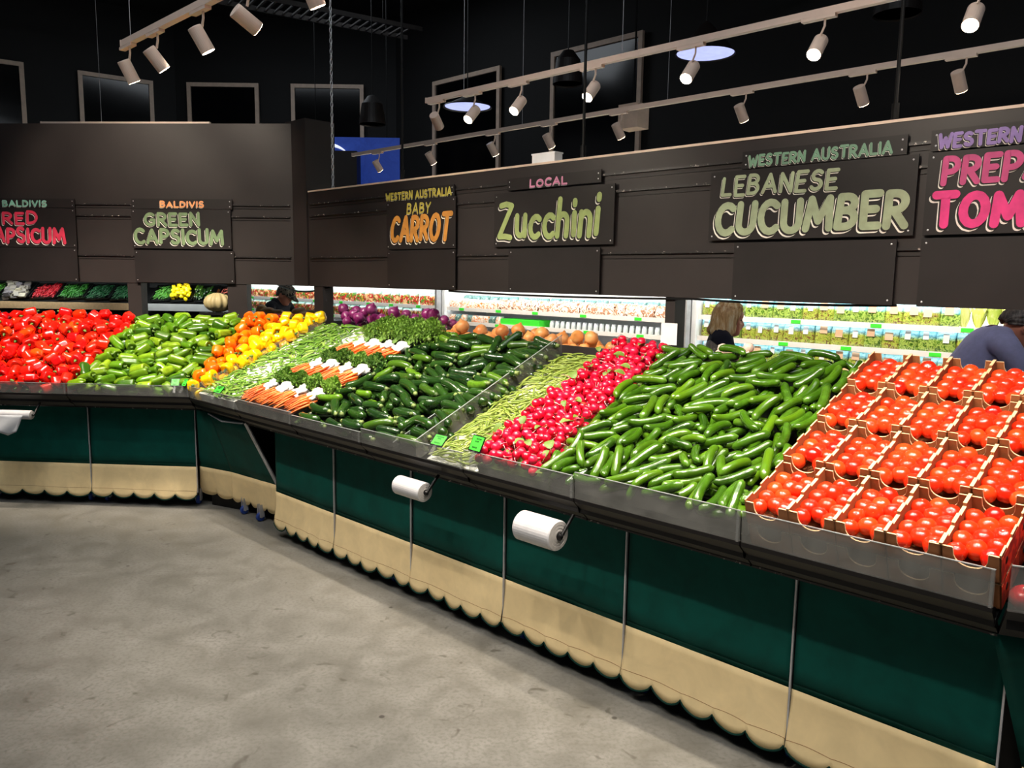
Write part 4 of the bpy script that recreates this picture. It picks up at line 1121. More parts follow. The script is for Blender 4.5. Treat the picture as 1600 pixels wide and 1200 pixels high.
# ---------------- cucumbers
CK = [(.155, .0168, .010), (.138, .0158, -.012), (.168, .0175, .006), (.145, .0165, .017)]
cb = [veg_tube(L, r, capsule(.16), b, 8, .025, 14, 14, .0008, i).mesh('cucumber', V['cuc'], True) for i, (L, r, b) in enumerate(CK)]
cc = [chain_long(L, r, 6) for L, r, b in CK]
cy = lambda r: (r.normal(1.15, .5) if r.random() < .68 else r.uniform(0, PI)) + (PI if r.random() < .5 else 0)
p = Pile(FR, [(-2.125, .012), (-1.225, .012), (-1.235, 1.155), (-2.19, 1.155)], seed=25, base=lambda x, y: .052+.014*np.sin(6*y+3*x)).fill(cc, 520, cy, K=30, maxh=.135, tilts=(-.35, -.22, -.1, .1, .22, .35), edge=.7, pick=.01)
vis = sorted(p.visible(.05), key=lambda i: -i['vis'])[:300]
spread_out('cucumber', 'cucumber', 'cucumbers in the big heap', p, vis, cb, .045,
    lambda n, q, it: f"green cucumber, {ORD(n)} row up from the guard, {ORD(q)} along from the radishes", scale=(1.02, 1.12))
m = MB(); pl = [(-2.098, .01), (-1.215, .01), (-1.215, 1.13), (-2.158, 1.13)]
m.raw([FR @ Vector((x, y, .040)) for x, y in pl] + [FR @ Vector((x, y, .001)) for x, y in pl], [(0, 1, 2, 3), (7, 6, 5, 4), (0, 4, 5, 1), (1, 5, 6, 2), (2, 6, 7, 3), (3, 7, 4, 0)])
tag(m.build('display_riser', M['black_plastic']), 'black riser under the cucumber heap', 'riser')

# ---------------- tomatoes in cardboard boxes, stepped up the slope
BW, BL, BH, TH = .1455, .276, .088, .004
def tomato_box_parts():
    parts = []
    # floor
    m = MB(); m.box(-BW/2, BW/2, 0, BL, 0, .003); parts.append(('base', m.mesh('tray_base', M['kraft'])))
    # long sides with stacking steps
    prof = [(0, 0), (BL, 0), (BL, BH), (BL*.80, BH), (BL*.79, BH-.010), (BL*.60, BH-.010), (BL*.59, BH-.001), (BL*.40, BH-.001), (BL*.39, BH-.010), (BL*.2, BH-.010), (BL*.19, BH), (0, BH)]
    for sx in (-1, 1):
        m = MB(); x0 = sx*BW/2-(TH if sx > 0 else 0); m.prism(prof, x0, x0+TH, 'x')
        m.cur = 1
        for (y0, z0), (y1, z1) in zip(prof[2:], prof[3:]):
            if abs(z0-z1) < 1e-6: m.box(x0-.0006, x0+TH+.0006, min(y0, y1), max(y0, y1), z0, z0+.0012)
        parts.append(('side_wall', m.mesh('tray_side', [M['kraft'], M['kraft_edge']])))
    # ends with the scooped opening
    n = 12; sc = [(BW*.30*math.cos(PI*i/n), .028+(BH-.034)*(1-math.sin(PI*i/n)**.6)) for i in range(n+1)]
    prof2 = [(-BW/2, 0), (BW/2, 0), (BW/2, BH-.006), (BW*.34, BH-.006)] + [(x, min(z, BH-.006)) for x, z in sc] + [(-BW*.34, BH-.006), (-BW/2, BH-.006)]
    for y0 in (0, BL-TH):
        m = MB(); m.prism(prof2, y0, y0+TH, 'y')
        m.cur = 1
        for (xa, za), (xb, zb) in zip(prof2[2:], prof2[3:]):
            d = Vector((xb-xa, 0, zb-za))
            if d.length > 1e-5:
                nn = Vector((d.z, 0, -d.x)).normalized()*.001
                if nn.z < 0: nn = -nn
                m.raw([(xa, y0-.0004, za), (xb, y0-.0004, zb), (xb, y0+TH+.0004, zb), (xa, y0+TH+.0004, za), (xa+nn.x, y0-.0004, za+nn.z), (xb+nn.x, y0-.0004, zb+nn.z), (xb+nn.x, y0+TH+.0004, zb+nn.z), (xa+nn.x, y0+TH+.0004, za+nn.z)],
                      [(0, 1, 2, 3), (7, 6, 5, 4), (0, 4, 5, 1), (1, 5, 6, 2), (2, 6, 7, 3), (3, 7, 4, 0)])
        parts.append(('end_wall', m.mesh('tray_end', [M['kraft'], M['kraft_edge']])))
    return parts
TBP = tomato_box_parts()
red_side = MB(); red_side.box(BW/2+.0003, BW/2+.0012, .002, BL-.002, .002, BH-.012)
RSM = red_side.mesh('printed_panel', M['kraft_red'])
hole = MB()
for yy in (.05, BL-.05): hole.lathe([(1e-6, 0), (.011, 0), (.011, .0006), (1e-6, .0006)], 16, Matrix.Translation((BW/2+.0012, yy, .045)) @ Matrix.Rotation(PI/2, 4, 'Y'))
HOM = hole.mesh('vent_hole', M['lamp_off'])
tm = []
for i in range(2):
    m = MB(); R = .0272
    vs = []; fs = []; S = 18; N = 10
    for a in range(N+1):
        ph = PI*a/N; r_ = math.sin(ph); z_ = -math.cos(ph)*.90
        if a == N: z_ = .80
        for k in range(S):
            th = 2*PI*k/S; q = 1+.018*math.cos((5+i)*th)*r_
            vs.append((R*max(r_, .002)*q*math.cos(th), R*max(r_, .002)*q*math.sin(th), R*z_))
    for a in range(N):
        for k in range(S):
            k2 = (k+1) % S; fs.append((a*S+k, a*S+k2, (a+1)*S+k2, (a+1)*S+k))
    m.raw(vs, fs); tm.append(m.mesh('tomato', V['tom'], True))
scar = MB(); scar.lathe([(1e-6, .0219), (.0022, .0219), (.0030, .0212), (.0022, .0205)], 7); SCM = scar.mesh('stem_scar', V['zstem'])
ROWN = ('front', 'second', 'third', 'back')
tomato_first = {}
for r in range(4):
    for c in range(5):
        cx = -1.205+BW/2+.0035+c*(BW+.0012)
        y = .004+r*.2845
        if r == 3 and c == 4: pass
        tilt = -.075
        lift = .074 if True else 0
        BM = FR @ Matrix.Translation((cx, y, .028+lift)) @ Matrix.Rotation(tilt, 4, 'X')
        for lev in (0, 1):
            if lev == 0 and r > 0 and 0 < c < 4: continue
            Bm = BM if lev == 1 else FR @ Matrix.Translation((cx, y, .012)) @ Matrix.Rotation(-.035, 4, 'X')
            e = empty('tomato_box', Bm)
            for nm, me in TBP: put(nm, me, e, Matrix.Identity(4))
            if c == 4: put('printed_panel', RSM, e, Matrix.Identity(4)); put('vent_hole', HOM, e, Matrix.Identity(4))
            place = f"{ROWN[r]} row, {ORD(c+1)} from the cucumbers"
            tag(e, (f"open cardboard tomato box, {place}" if lev else f"lower cardboard box under the {ROWN[r]} row, {ORD(c+1)} from the cucumbers"), 'cardboard box', 'cardboard tomato boxes')
        # the tomatoes of this box
        pl = [(-BW/2+.006, .006), (BW/2-.006, .006), (BW/2-.006, BL-.006), (-BW/2+.006, BL-.006)]
        pp = Pile(BM, pl, cell=.004, seed=100+r*7+c, base=lambda x, y: .022+0*x)
        g = pp.rng
        # staggered layer: three across, four along, settled by dropping
        spots = [(cx_, .034+j*.0595+(.028 if cx_ == 0 else 0)) for cx_ in (-.0445, 0, .0445) for j in range(4)]
        g.shuffle(spots)
        for tx, ty in spots:
            if ty > BL-.024: continue
            x_ = max(-BW/2+.0275, min(BW/2-.0275, tx+g.normal(0, .002))); y_ = max(.030, min(BL-.030, ty+g.normal(0, .002)))
            ch = [(0, .0245)]
            pp.place(int(g.integers(2)), ch, x_, y_, pp.rest(pp.orient(ch, x_, y_, 0, 0)), g.uniform(0, 6.28), 0)
        vis = pp.visible(.22)
        for n_, q_, it in rows_of(vis, .05):
            Mx = BM @ Matrix.Translation((it['x'], it['y'], it['z'])) @ Matrix.Rotation(it['w'], 4, 'Z') @ Matrix.Rotation(g.uniform(0, 1.2), 4, 'X') @ Matrix.Scale(g.uniform(1.05, 1.17), 4)
            k = it['k']
            if k not in tomato_first:
                o = put('tomato', tm[k], None, Mx); s_ = put('stem_scar', SCM, o, Matrix.Identity(4)); tomato_first[k] = (o, s_)
            else:
                o = dup(tomato_first[k][0], Mx); dup(tomato_first[k][1], Matrix.Identity(4), o)
            tag(o, f"red tomato, {ORD(n_)} row {ORD(q_)} along, in the {ROWN[r]}-row box {ORD(c+1)} from the cucumbers", 'tomato', 'tomatoes in the cardboard boxes')

# ---------------- red apples at the very edge
am = MB(); am.lathe([(1e-6, -.030), (.014, -.032), (.028, -.022), (.036, 0), (.034, .016), (.022, .029), (.008, .031), (1e-6, .022)], 18)
AM = am.mesh('red_apple', V['apple'], True); asm = MB(); asm.tube([(0, 0, .022), (.003, 0, .042)], [.0015, .002], 5); ASM = asm.mesh('apple_stem', M['kraft'])
p = Pile(FN, [(.04, .03), (.42, .03), (.42, .4), (.16, .4)], seed=40).fill([[(0, .035)]], 60, wild, edge=.6, maxh=.13)
spread_out('red_apple', 'apple', 'red apples at the near corner', p, p.visible(.2), [AM], .07, lambda n, q, it: f"red apple behind the near clear guard, {ORD(n)} row up, {ORD(q)} along from the tomato boxes", child=[[('stem', ASM)]])
# ================================================================== the far side of the island
e = empty('island_table', MR, (-3.5, 4.3, 0)); IV = Matrix.Translation((3.5, -4.3, 0))
m = MB(); m.prism([(3.50, 1.235), (4.62, .86), (4.62, .80), (3.50, 1.17)], -6.1, .6); m.build('tray', M['black_plastic'], e, IV)
m = MB(); m.box(-6.1, .6, 3.52, 4.5, .1, .80); m.build('inner_block', M['black_metal'], e, IV)
m = MB(); m.box(-6.1, .6, 3.52, 3.56, 0, .1); m.box(-6.1, .6, 4.4, 4.44, 0, .1); m.build('plinth', M['black_metal'], e, IV)
m = MB(); m.box(-5.3, .6, 3.492, 3.502, .9, 1.285); m.build('back_panel', M['board_paint'], e, IV)
m = MB(); m.box(-5.3, .6, 3.49, 3.515, 1.285, 1.292); m.build('panel_edge', M['frame_tan'], e, IV)
tag(e, 'far side table of the island holding onions and ginger', 'display table')
FB = MR @ Matrix(((1, 0, 0, 0), (0, .948, .317, 3.52), (0, -.317, .948, 1.24), (0, 0, 0, 1)))
class BackPile(Pile):
    pass
def ball_mesh(name, r, mat, seed, neck=True, flat=.92):
    rr = random.Random(seed); m = MB()
    prof = [(1e-6, -r*flat), (r*.45, -r*flat*.86), (r*.86, -r*.42), (r, .0), (r*.9, r*.38), (r*.55, r*.72)]
    prof += [(r*.2, r*.95), (r*.13, r*1.12), (1e-6, r*1.16)] if neck else [(r*.2, r*.86), (1e-6, r*.9)]
    m.lathe(prof, 14); return m.mesh(name, V[mat], True)
onM = [ball_mesh('brown_onion', .042, 'onion', 1), ball_mesh('brown_onion', .048, 'onion', 2)]
pz = Pile(FB, [(-4.20, .03), (-2.72, .03), (-2.72, .42), (-4.20, .42)], seed=51, base=lambda x, y: .03+0*x).fill([[(0, .040)], [(0, .046)]], 90, wild, edge=.5)
spread_out('brown_onion', 'onion', 'brown onions on the far side', pz, pz.visible(.25), onM, .08, lambda n, q, it: f"brown onion behind the zucchini, {ORD(n)} row from the divider panel, {ORD(q)} along from the left")
roM = [ball_mesh('red_onion', .042, 'redonion', 3), ball_mesh('red_onion', .048, 'redonion', 4)]
pz = Pile(FB, [(-5.45, .03), (-4.26, .03), (-4.26, .40), (-5.45, .40)], seed=52, base=lambda x, y: .035+.10*np.exp(-((x+5.0)/.33)**2)).fill([[(0, .040)], [(0, .046)]], 90, wild, edge=.5)
spread_out('red_onion', 'red onion', 'red onions on the far side', pz, pz.visible(.25), roM, .08, lambda n, q, it: f"purple red onion behind the carrots, {ORD(n)} row from the divider panel, {ORD(q)} along")
def knob_root(name, mat, seed, n=5, r=.017):
    rr = random.Random(seed); m = MB(); p = Vector((-.05, 0, 0)); pts = [p.copy()]; rad = [r*.5]
    for i in range(n):
        p = p + Vector((.024, rr.uniform(-.012, .012), rr.uniform(-.004, .006))); pts.append(p.copy()); rad.append(r*rr.uniform(.7, 1.1))
    rad[-1] *= .5; m.tube(pts, rad, 9)
    for i in (1, 3):
        d = Vector((rr.uniform(-.3, .5), rr.choice((-1, 1)), .3)).normalized(); m.tube([pts[i], pts[i]+d*.02, pts[i]+d*.038], [r*.7, r*.75, r*.35], 8)
    return m.mesh(name, V[mat], True)
giM = [knob_root('ginger_root', 'ginger', i) for i in range(3)]
pz = Pile(FB, [(-1.52, .02), (-.62, .02), (-.62, .3), (-1.52, .3)], seed=53, base=lambda x, y: .015+0*x).fill([[(-.035, .016), (0, .018), (.035, .016)]]*3, 90, wild, edge=.6)
spread_out('ginger_root', 'ginger', 'ginger roots on the far side', pz, pz.visible(.2), giM, .06, lambda n, q, it: f"knobbly pale ginger root behind the cucumbers and tomatoes, {ORD(n)} row back, {ORD(q)} along")
swM = [veg_tube(.11, .019, lambda t: max(.15, math.sin(PI*(.06+.88*t))**.6), .006*(1-2*i), 0, 0, 10, 10, .003, i).mesh('sweet_potato', V['galangal'], True) for i in range(2)]
pz = Pile(FB, [(-1.86, .02), (-1.48, .02), (-1.48, .3), (-1.86, .3)], seed=54, base=lambda x, y: .03+0*x).fill([[(-.03, .017), (0, .019), (.03, .017)]]*2, 34, wild, edge=.6)
spread_out('sweet_potato', 'sweet potato', 'sweet potatoes on the far side', pz, pz.visible(.2), swM, .06, lambda n, q, it: f"small orange-red sweet potato behind the cucumber heap, {ORD(n)} row back, {ORD(q)} along")
gaM = [ball_mesh('garlic_bulb', .027, 'wrap', 5)]
pz = Pile(FB, [(-2.08, .02), (-1.87, .02), (-1.87, .28), (-2.08, .28)], seed=55, base=lambda x, y: .05+0*x).fill([[(0, .026)]], 40, wild, edge=.5)
V['garlic'] = veg('garlic', [(236, 214, 196), (228, 200, 180)], .5); gaM[0].materials[0] = V['garlic']
spread_out('garlic_bulb', 'garlic', 'garlic bulbs on the far side', pz, pz.visible(.25), gaM, .05, lambda n, q, it: f"pale garlic bulb beyond the cucumber heap, {ORD(n)} row back, {ORD(q)} along")
# clear sloping dividers between the heaps on the far side
for x, lab in ((-4.24, 'between red onions and brown onions'), (-3.42, 'amid the brown onions'), (-2.66, 'at the end of the brown onions'), (-2.10, 'beside the garlic')):
    m = MB(); m.prism([(3.53, 1.245), (4.3, .99), (4.3, 1.12), (3.62, 1.40), (3.53, 1.36)], x-.002, x+.002)
    tag(m.build('clear_divider', M['acrylic_clear'], None, MR), 'clear plastic divider standing ' + lab, 'divider')
# butternuts, a pumpkin, eggplant-dark zucchini and chillies near the corner
def butternut_mesh(seed):
    return veg_tube(.24, .058, lambda t: (.62 if t > .55 else .62+.38*math.sin(PI*min(1, (.62-t)/.62))**.8)*(1 if .03 < t < .96 else .5), .01, 0, 0, 16, 18, .002, seed).mesh('butternut_pumpkin', V['butternut'], True)
bn = [butternut_mesh(i) for i in range(2)]; st = MB(); st.tube([(.115, 0, 0), (.145, .004, 0)], [.016, .013], 8); STB = st.mesh('stem', M['kraft'])
for i, (x, y, z, a) in enumerate(((-7.30, 3.95, 1.35, 2.6), (-7.02, 3.90, 1.33, .5), (-7.18, 4.10, 1.30, 2.0), (-6.60, 4.0, 1.34, 1.0), (-6.45, 3.9, 1.32, 2.7), (-6.80, 4.15, 1.30, .2))):
    o = put('butternut_pumpkin', bn[i % 2], None, MR @ Matrix.Translation((x, y, z)) @ Matrix.Rotation(a, 4, 'Z')); put('stem', STB, o, Matrix.Identity(4))
    tag(o, ('pale butternut pumpkin, first', 'pale butternut pumpkin, second', 'pale butternut pumpkin, third', 'pale butternut pumpkin, fourth', 'pale butternut pumpkin, fifth', 'pale butternut pumpkin, sixth')[i] + ' along behind the orange capsicums', 'pumpkin', 'butternut pumpkins by the corner')
e = empty('pumpkin_crate', MR, (-6.9, 4.0, 0)); m = MB(); m.box(-.62, .62, -.11, .3, 1.05, 1.285); m.build('crate_body', M['black_plastic'], e)
m = MB(); [m.box(x-.02, x+.02, y-.02, y+.02, 0, 1.05) for x in (-.58, .58) for y in (-.08, .26)]; m.build('crate_stand', M['black_metal'], e); tag(e, 'black crate on a stand holding the butternut pumpkins', 'crate')
m = MB(); S = 72; vs = []; fs = []
for i in range(11):
    ph = PI*i/10
    for k in range(S):
        th = 2*PI*k/S; q = .115*math.sin(ph)*(1+.07*math.cos(12*th)) + 1e-5; vs.append((q*math.cos(th), q*math.sin(th), -.085*math.cos(ph)))
for i in range(10):
    for k in range(S): k2 = (k+1) % S; fs.append((i*S+k, i*S+k2, (i+1)*S+k2, (i+1)*S+k))
m.raw(vs, fs); o = m.build('grey_pumpkin', V['pumpkin'], None, ML @ Matrix.Translation((-3.02, 6.72, 1.455)), True)
s = MB(); s.tube([(0, 0, .075), (.01, 0, .115)], [.014, .01], 7); s.build('stem', M['kraft'], o); tag(o, 'ribbed pale grey pumpkin between the two black posts', 'pumpkin')
e = empty('pumpkin_stand', ML, (-3.02, 6.72, 0)); m = MB(); m.box(-.12, .12, -.12, .12, 1.35, 1.37); m.build('top_board', M['black_plastic'], e); m = MB(); m.box(-.02, .02, -.02, .02, 0, 1.35); m.build('stand_post', M['black_metal'], e); tag(e, 'small black stand under the ribbed grey pumpkin', 'stand')
zo = put('zucchini', zz[0][0], None, MR @ Matrix.Translation((-7.28, 3.74, 1.325)) @ Matrix.Rotation(.3, 4, 'Z')); put('stem', zz[0][1], zo, Matrix.Identity(4)); tag(zo, 'single dark zucchini lying in front of the butternut pumpkins', 'zucchini')
chM = veg_tube(.085, .011, lambda t: .25+.75*t**.6 if t < .95 else .6, .01, 0, 0, 8, 10, .002, 3).mesh('red_chilli', V['red'], True); chs = MB(); chs.tube([(.04, 0, 0), (.056, .004, 0)], [.006, .003], 6); CHS = chs.mesh('stem', V['stem'])
pz = Pile(MR @ Matrix.Translation((0, 3.62, 1.30)), [(-6.62, 0), (-6.22, 0), (-6.22, .22), (-6.62, .22)], seed=58).fill([[(-.03, .011), (0, .011), (.03, .011)]], 60, wild, edge=.6)
spread_out('red_chilli', 'chilli', 'red chillies by the corner', pz, pz.visible(.25), [chM], .05, lambda n, q, it: f"red chilli behind the yellow capsicums, {ORD(n)} row back, {ORD(q)} along", child=[[('stem', CHS)]])
e = empty('chilli_crate', MR, (-6.42, 3.73, 0)); m = MB(); m.box(-.22, .22, -.12, .13, 1.2, 1.298); m.build('crate_body', M['black_plastic'], e); m = MB(); m.box(-.05, .05, -.05, .05, 0, 1.2); m.build('crate_stand', M['black_metal'], e); tag(e, 'black crate of red chillies behind the yellow capsicums', 'crate')

# ================================================================== refrigerated cases along the far wall
def case(x0, x1, shelves, label, yf=7.0, led=True):
    e = empty('refrigerated_case', MR, ((x0+x1)/2, yf, 0)); IV = Matrix.Translation((-(x0+x1)/2, -yf, 0))
    m = MB(); m.box(x0, x1, yf+.72, yf+.78, 0, 2.15); m.build('back_panel', M['white_paint'], e, IV)
    for x in (x0, x1-.05):
        m = MB(); m.box(x, x+.05, yf-.05, yf+.72, 0, 2.15); m.build('side_panel', M['white_paint'], e, IV)
    m = MB(); m.box(x0, x1, yf-.08, yf+.78, 0, .45); m.build('base', M['white_paint'], e, IV)
    m = MB(); m.box(x0, x1, yf-.02, yf+.78, 2.0, 2.2); m.build('canopy', M['white_paint'], e, IV)
    m = MB(); m.box(x0+.05, x1-.05, yf+.03, yf+.06, 1.975, 2.0); m.build('led_tube', M['led'], e, IV)
    for z in shelves:
        m = MB(); m.box(x0+.05, x1-.05, yf, yf+.72, z-.025, z-.01); m.build('shelf', M['shelf_white'], e, IV)
        m = MB(); m.box(x0+.05, x1-.05, yf-.012, yf, z-.035, z+.012); s = m.build('price_rail', M['shelf_white'], e, IV)
        rr = random.Random(int(z*100)); x = x0+.3
        while x < x1-.3:
            m = MB(); m.box(x, x+.09, yf-.016, yf-.012, z-.028, z+.004); m.build('price_ticket', M['label_green'], s, Matrix.Identity(4)); x += rr.uniform(.55, .8)
        m = MB(); m.box(x0+.06, x1-.06, yf+.02, yf+.035, z-.037, z-.027); m.build('led_strip', M['led'], e, IV)
    tag(e, label, 'refrigerated case', 'white lit refrigerated cases on the far wall')
case(-4.25, .9, (1.355, 1.145, .93), 'lit refrigerated case of bagged salad greens behind the woman')
case(-8.05, -4.30, (1.30, 1.12, .93), 'lit refrigerated case of mushroom punnets')
case(-13.6, -8.10, (1.305, 1.09, .90), 'lit refrigerated case of chopped vegetable packs')
for x, lab in ((-8.075, 'between the chopped vegetables and mushrooms'), (-4.275, 'between the mushrooms and salad greens')):
    m = MB(); m.box(x-.02, x+.02, 6.86, 6.94, 0, 2.2); tag(m.build('case_upright', M['grey_metal'], None, MR), 'pale metal upright ' + lab, 'post')

# packs
def pack_mats():
    def two(name, low, top, z0, z1, scale, lo2):
        m, nt, b = new_mat(name)
        oi = nt.nodes.new('ShaderNodeObjectInfo'); t = nt.nodes.new('ShaderNodeTexCoord')
        va = nt.nodes.new('ShaderNodeVectorMath'); va.operation = 'ADD'; nt.links.new(t.outputs['Object'], va.inputs[0])
        cx = nt.nodes.new('ShaderNodeVectorMath'); cx.operation = 'SCALE'; cx.inputs[0].default_value = (37, 11, 5); nt.links.new(oi.outputs['Random'], cx.inputs['Scale']); nt.links.new(cx.outputs[0], va.inputs[1])
        n = noise(nt, scale, 2, .6, vec=va.outputs[0], dist=.8)
        cl = ramp(nt, [(i/(len(low)-1)*.5+.25, lin(c)) for i, c in enumerate(low)], n, 'CONSTANT' if lo2 else 'LINEAR')
        ct = ramp(nt, [(i/(len(top)-1)*.5+.25, lin(c)) for i, c in enumerate(top)], n)
        s = nt.nodes.new('ShaderNodeSeparateXYZ'); nt.links.new(t.outputs['Object'], s.inputs[0])
        mr = nt.nodes.new('ShaderNodeMapRange'); mr.inputs['From Min'].default_value = z0; mr.inputs['From Max'].default_value = z1; nt.links.new(s.outputs['Z'], mr.inputs['Value'])
        nt.links.new(mixc(nt, cl, ct, mr.outputs['Result']), b.inputs['Base Color'])
        b.inputs['Roughness'].default_value = .25; b.inputs['Coat Weight'].default_value = .4
        bump(nt, b, n, .4, .005); return m
    V['salad'] = two('salad_bag', [(28, 56, 16), (84, 126, 36), (176, 200, 96), (40, 76, 24), (120, 156, 60)], [(90, 180, 200), (150, 215, 225), (60, 140, 170)], .095, .125, 30, False)
    V['salad2'] = two('baby_leaf_bag', [(44, 66, 20), (130, 150, 48), (184, 196, 84), (110, 64, 50), (90, 120, 36)], [(120, 190, 200), (170, 220, 225), (90, 150, 170)], .10, .13, 38, False)
    V['mixveg'] = two('vegetable_pack', [(226, 110, 30), (236, 200, 140), (190, 40, 40), (90, 140, 50), (244, 150, 60), (240, 220, 190)], [(120, 190, 180), (190, 225, 210), (60, 120, 80)], .12, .15, 13, True)
    V['mush'] = two('mushroom_punnet', [(110, 70, 50), (232, 214, 196), (170, 120, 90), (246, 236, 226), (140, 96, 74)], [(236, 226, 216), (210, 180, 160), (250, 240, 230)], .13, .16, 15, True)
    V['snack'] = two('snack_pack', [(244, 150, 60), (240, 226, 210), (236, 120, 40), (200, 170, 120)], [(200, 225, 225), (230, 240, 240), (160, 200, 200)], .08, .11, 30, True)
    V['tealpack'] = two('teal_pack', [(110, 150, 140), (70, 110, 100), (160, 190, 180)], [(150, 190, 185), (90, 140, 140), (190, 215, 210)], .05, .09, 34, False)
    V['cos'] = veg('cos_lettuce', [(150, 180, 60), (196, 204, 96), (210, 214, 130)], .5, spot=(230, 228, 170), spotscale=20)
    V['kraft_l'] = veg('pack_label', [(222, 186, 154), (216, 176, 142)], .6)
    V['white_l'] = veg('pack_label_white', [(236, 236, 236), (226, 230, 232)], .5)
    V['bottle'] = veg('white_jar', [(214, 224, 224), (196, 206, 206)], .3)
    V['jarlid'] = veg('jar_lid', [(30, 40, 40), (60, 70, 70)], .4)
pack_mats()
def pillow(w, d, h, seed, puff=.5):
    """an upright filled pouch: z up, sitting on z=0"""
    rr = random.Random(seed); m = MB(); N = 8; S = 14; vs = []; fs = []
    for i in range(N+1):
        t = i/N; z = h*t
        th = d*(math.sin(PI*min(1, .12+t*.80))**.7 if t < .98 else .06); ww = w*(1-.06*math.sin(PI*t))*(1 if t > .05 else .9)
        for k in range(S):
            a = 2*PI*k/S; c_, s_ = math.cos(a), math.sin(a)
            vs.append((ww/2*math.copysign(abs(c_)**.6, c_)+rr.uniform(-.003, .003), th/2*math.copysign(abs(s_)**.8, s_)+rr.uniform(-.003, .003), z))
    for i in range(N):
        for k in range(S): k2 = (k+1) % S; fs.append((i*S+k, i*S+k2, (i+1)*S+k2, (i+1)*S+k))
    fs.append(tuple(range(S-1, -1, -1))); fs.append(tuple(N*S+k for k in range(S)))
    m.raw(vs, fs); return m
def pack_row(name, cat, mats_, w, d, h, x0, x1, y, z, pitch, label, group, lab=None, lean=-.12, seed=0):
    rr = random.Random(seed); me = [[pillow(w*f, d, h*g, seed+i).mesh(name, V[mt], True) for i, (f, g) in enumerate(((1, 1), (1.04, .95)))] for mt in mats_]
    ll = None
    if lab:
        ll = []
        for lm, a, b in lab:
            q = MB(); q.box(-w*a/2, w*a/2, -d*.60, -d*.58, h*.42, h*(.42+b)); ll.append(q.mesh('pack_label', V[lm]))
    x = x0; n = 0; first = {}
    while x < x1:
        n += 1; mt = rr.randrange(len(mats_)) if len(mats_) > 1 else 0; v = rr.randrange(2)
        Mx = MR @ Matrix.Translation((x, y+rr.uniform(-.01, .015), z)) @ Matrix.Rotation(rr.uniform(-.1, .1), 4, 'Z') @ Matrix.Rotation(lean, 4, 'X')
        if (mt, v) not in first: o = put(name, me[mt][v], None, Mx); first[(mt, v)] = o
        else: o = dup(first[(mt, v)], Mx)
        if ll: put('pack_label', ll[rr.randrange(len(ll))], o, Matrix.Translation((rr.uniform(-.02, .02), 0, rr.uniform(-.01, .02))))
        tag(o, label.format(ORD(n)), cat, group); x += pitch*rr.uniform(.95, 1.06)
LAB = [('kraft_l', .42, .36), ('white_l', .30, .40), ('white_l', .28, .34)]
# salad greens, three shelves
for s, (z, txt) in enumerate(((1.357, 'top shelf'), (1.147, 'middle shelf'), (.932, 'bottom shelf'))):
    pack_row('salad_bag', 'salad bag', ['salad', 'salad2'], .155, .09, .185, -4.12, -1.9 if s == 0 else -1.75, 7.06, z, .145, 'bag of green salad leaves on the ' + txt + ', {} from the upright', 'bagged salad greens', LAB, seed=60+s)
    pack_row('salad_bag', 'salad bag', ['salad2'], .155, .09, .185, -1.8 if s == 0 else -1.65, -.55 if s != 0 else -1.95, 7.06, z, .145, 'bag of mixed baby leaves on the ' + txt + ', {} past the plain greens', 'bagged baby leaves', LAB, seed=70+s)
def cos_mesh(seed):
    rr = random.Random(seed); m = MB()
    for k in range(9):
        a = 2*PI*k/9+rr.uniform(-.2, .2); lean = rr.uniform(.12, .34); L = rr.uniform(.15, .20); W = .036
        g = []
        for s in range(7):
            t = s/6; g.append([(math.cos(a)*(.010+lean*L*t)-math.sin(a)*W*math.sin(PI*(.15+.8*t))*q, math.sin(a)*(.010+lean*L*t)+math.cos(a)*W*math.sin(PI*(.15+.8*t))*q, L*t+.008*q*q) for q in (-1, -.5, 0, .5, 1)])
        m.raw([p for r in g for p in r], [(s*5+q, s*5+q+1, s*5+q+6, s*5+q+5) for s in range(6) for q in range(4)])
    return m.mesh('cos_lettuce', V['cos'], True, False)
cm = [cos_mesh(i) for i in range(2)]
for z, txt, xs in ((1.357, 'top shelf', [-1.85+.105*i for i in range(12)]), (1.147, 'middle shelf', [-1.55+.15*i for i in range(7)])):
    for i, x in enumerate(xs):
        o = put('cos_lettuce', cm[i % 2], None, MR @ Matrix.Translation((x, 7.12, z-.004)) @ Matrix.Rotation(i*1.3, 4, 'Z')); tag(o, f"yellow-green cos lettuce on the {txt}, {ORD(i+1)} from the salad bags", 'lettuce', 'cos lettuces')
# mushrooms and other packs in the middle case
pack_row('mushroom_punnet', 'mushroom punnet', ['mush'], .125, .10, .15, -7.05, -4.42, 7.06, 1.302, .13, 'white punnet of mushrooms on the upper shelf, {} along', 'mushroom punnets', seed=80, lean=-.45)
pack_row('snack_pack', 'snack pack', ['snack'], .095, .07, .13, -7.95, -7.12, 7.05, 1.302, .102, 'small pack of orange snack vegetables, {} from the upright', 'snack packs', seed=81, lean=-.3)
pack_row('tray_pack', 'tray pack', ['tealpack'], .16, .10, .13, -7.95, -4.5, 7.30, 1.34, .175, 'pale teal tray pack at the rear of the mushroom shelf, {} along', 'teal packs', seed=82, lean=-.35)
pack_row('sprout_punnet', 'sprout punnet', ['tealpack', 'snack'], .10, .09, .105, -7.95, -7.0, 7.05, 1.122, .108, 'clear punnet of sprouts on the lower shelf, {} from the upright', 'sprout punnets', seed=83, lean=-.4)
jm = MB(); jm.lathe([(1e-6, 0), (.026, 0), (.028, .01), (.028, .07), (.022, .08), (.02, .084)], 14); JM = jm.mesh('white_jar', V['bottle'], True); jl = MB(); jl.lathe([(.022, .078), (.024, .08), (.024, .096), (1e-6, .097)], 14); JL = jl.mesh('jar_lid', V['white_l'], False)
k = 0
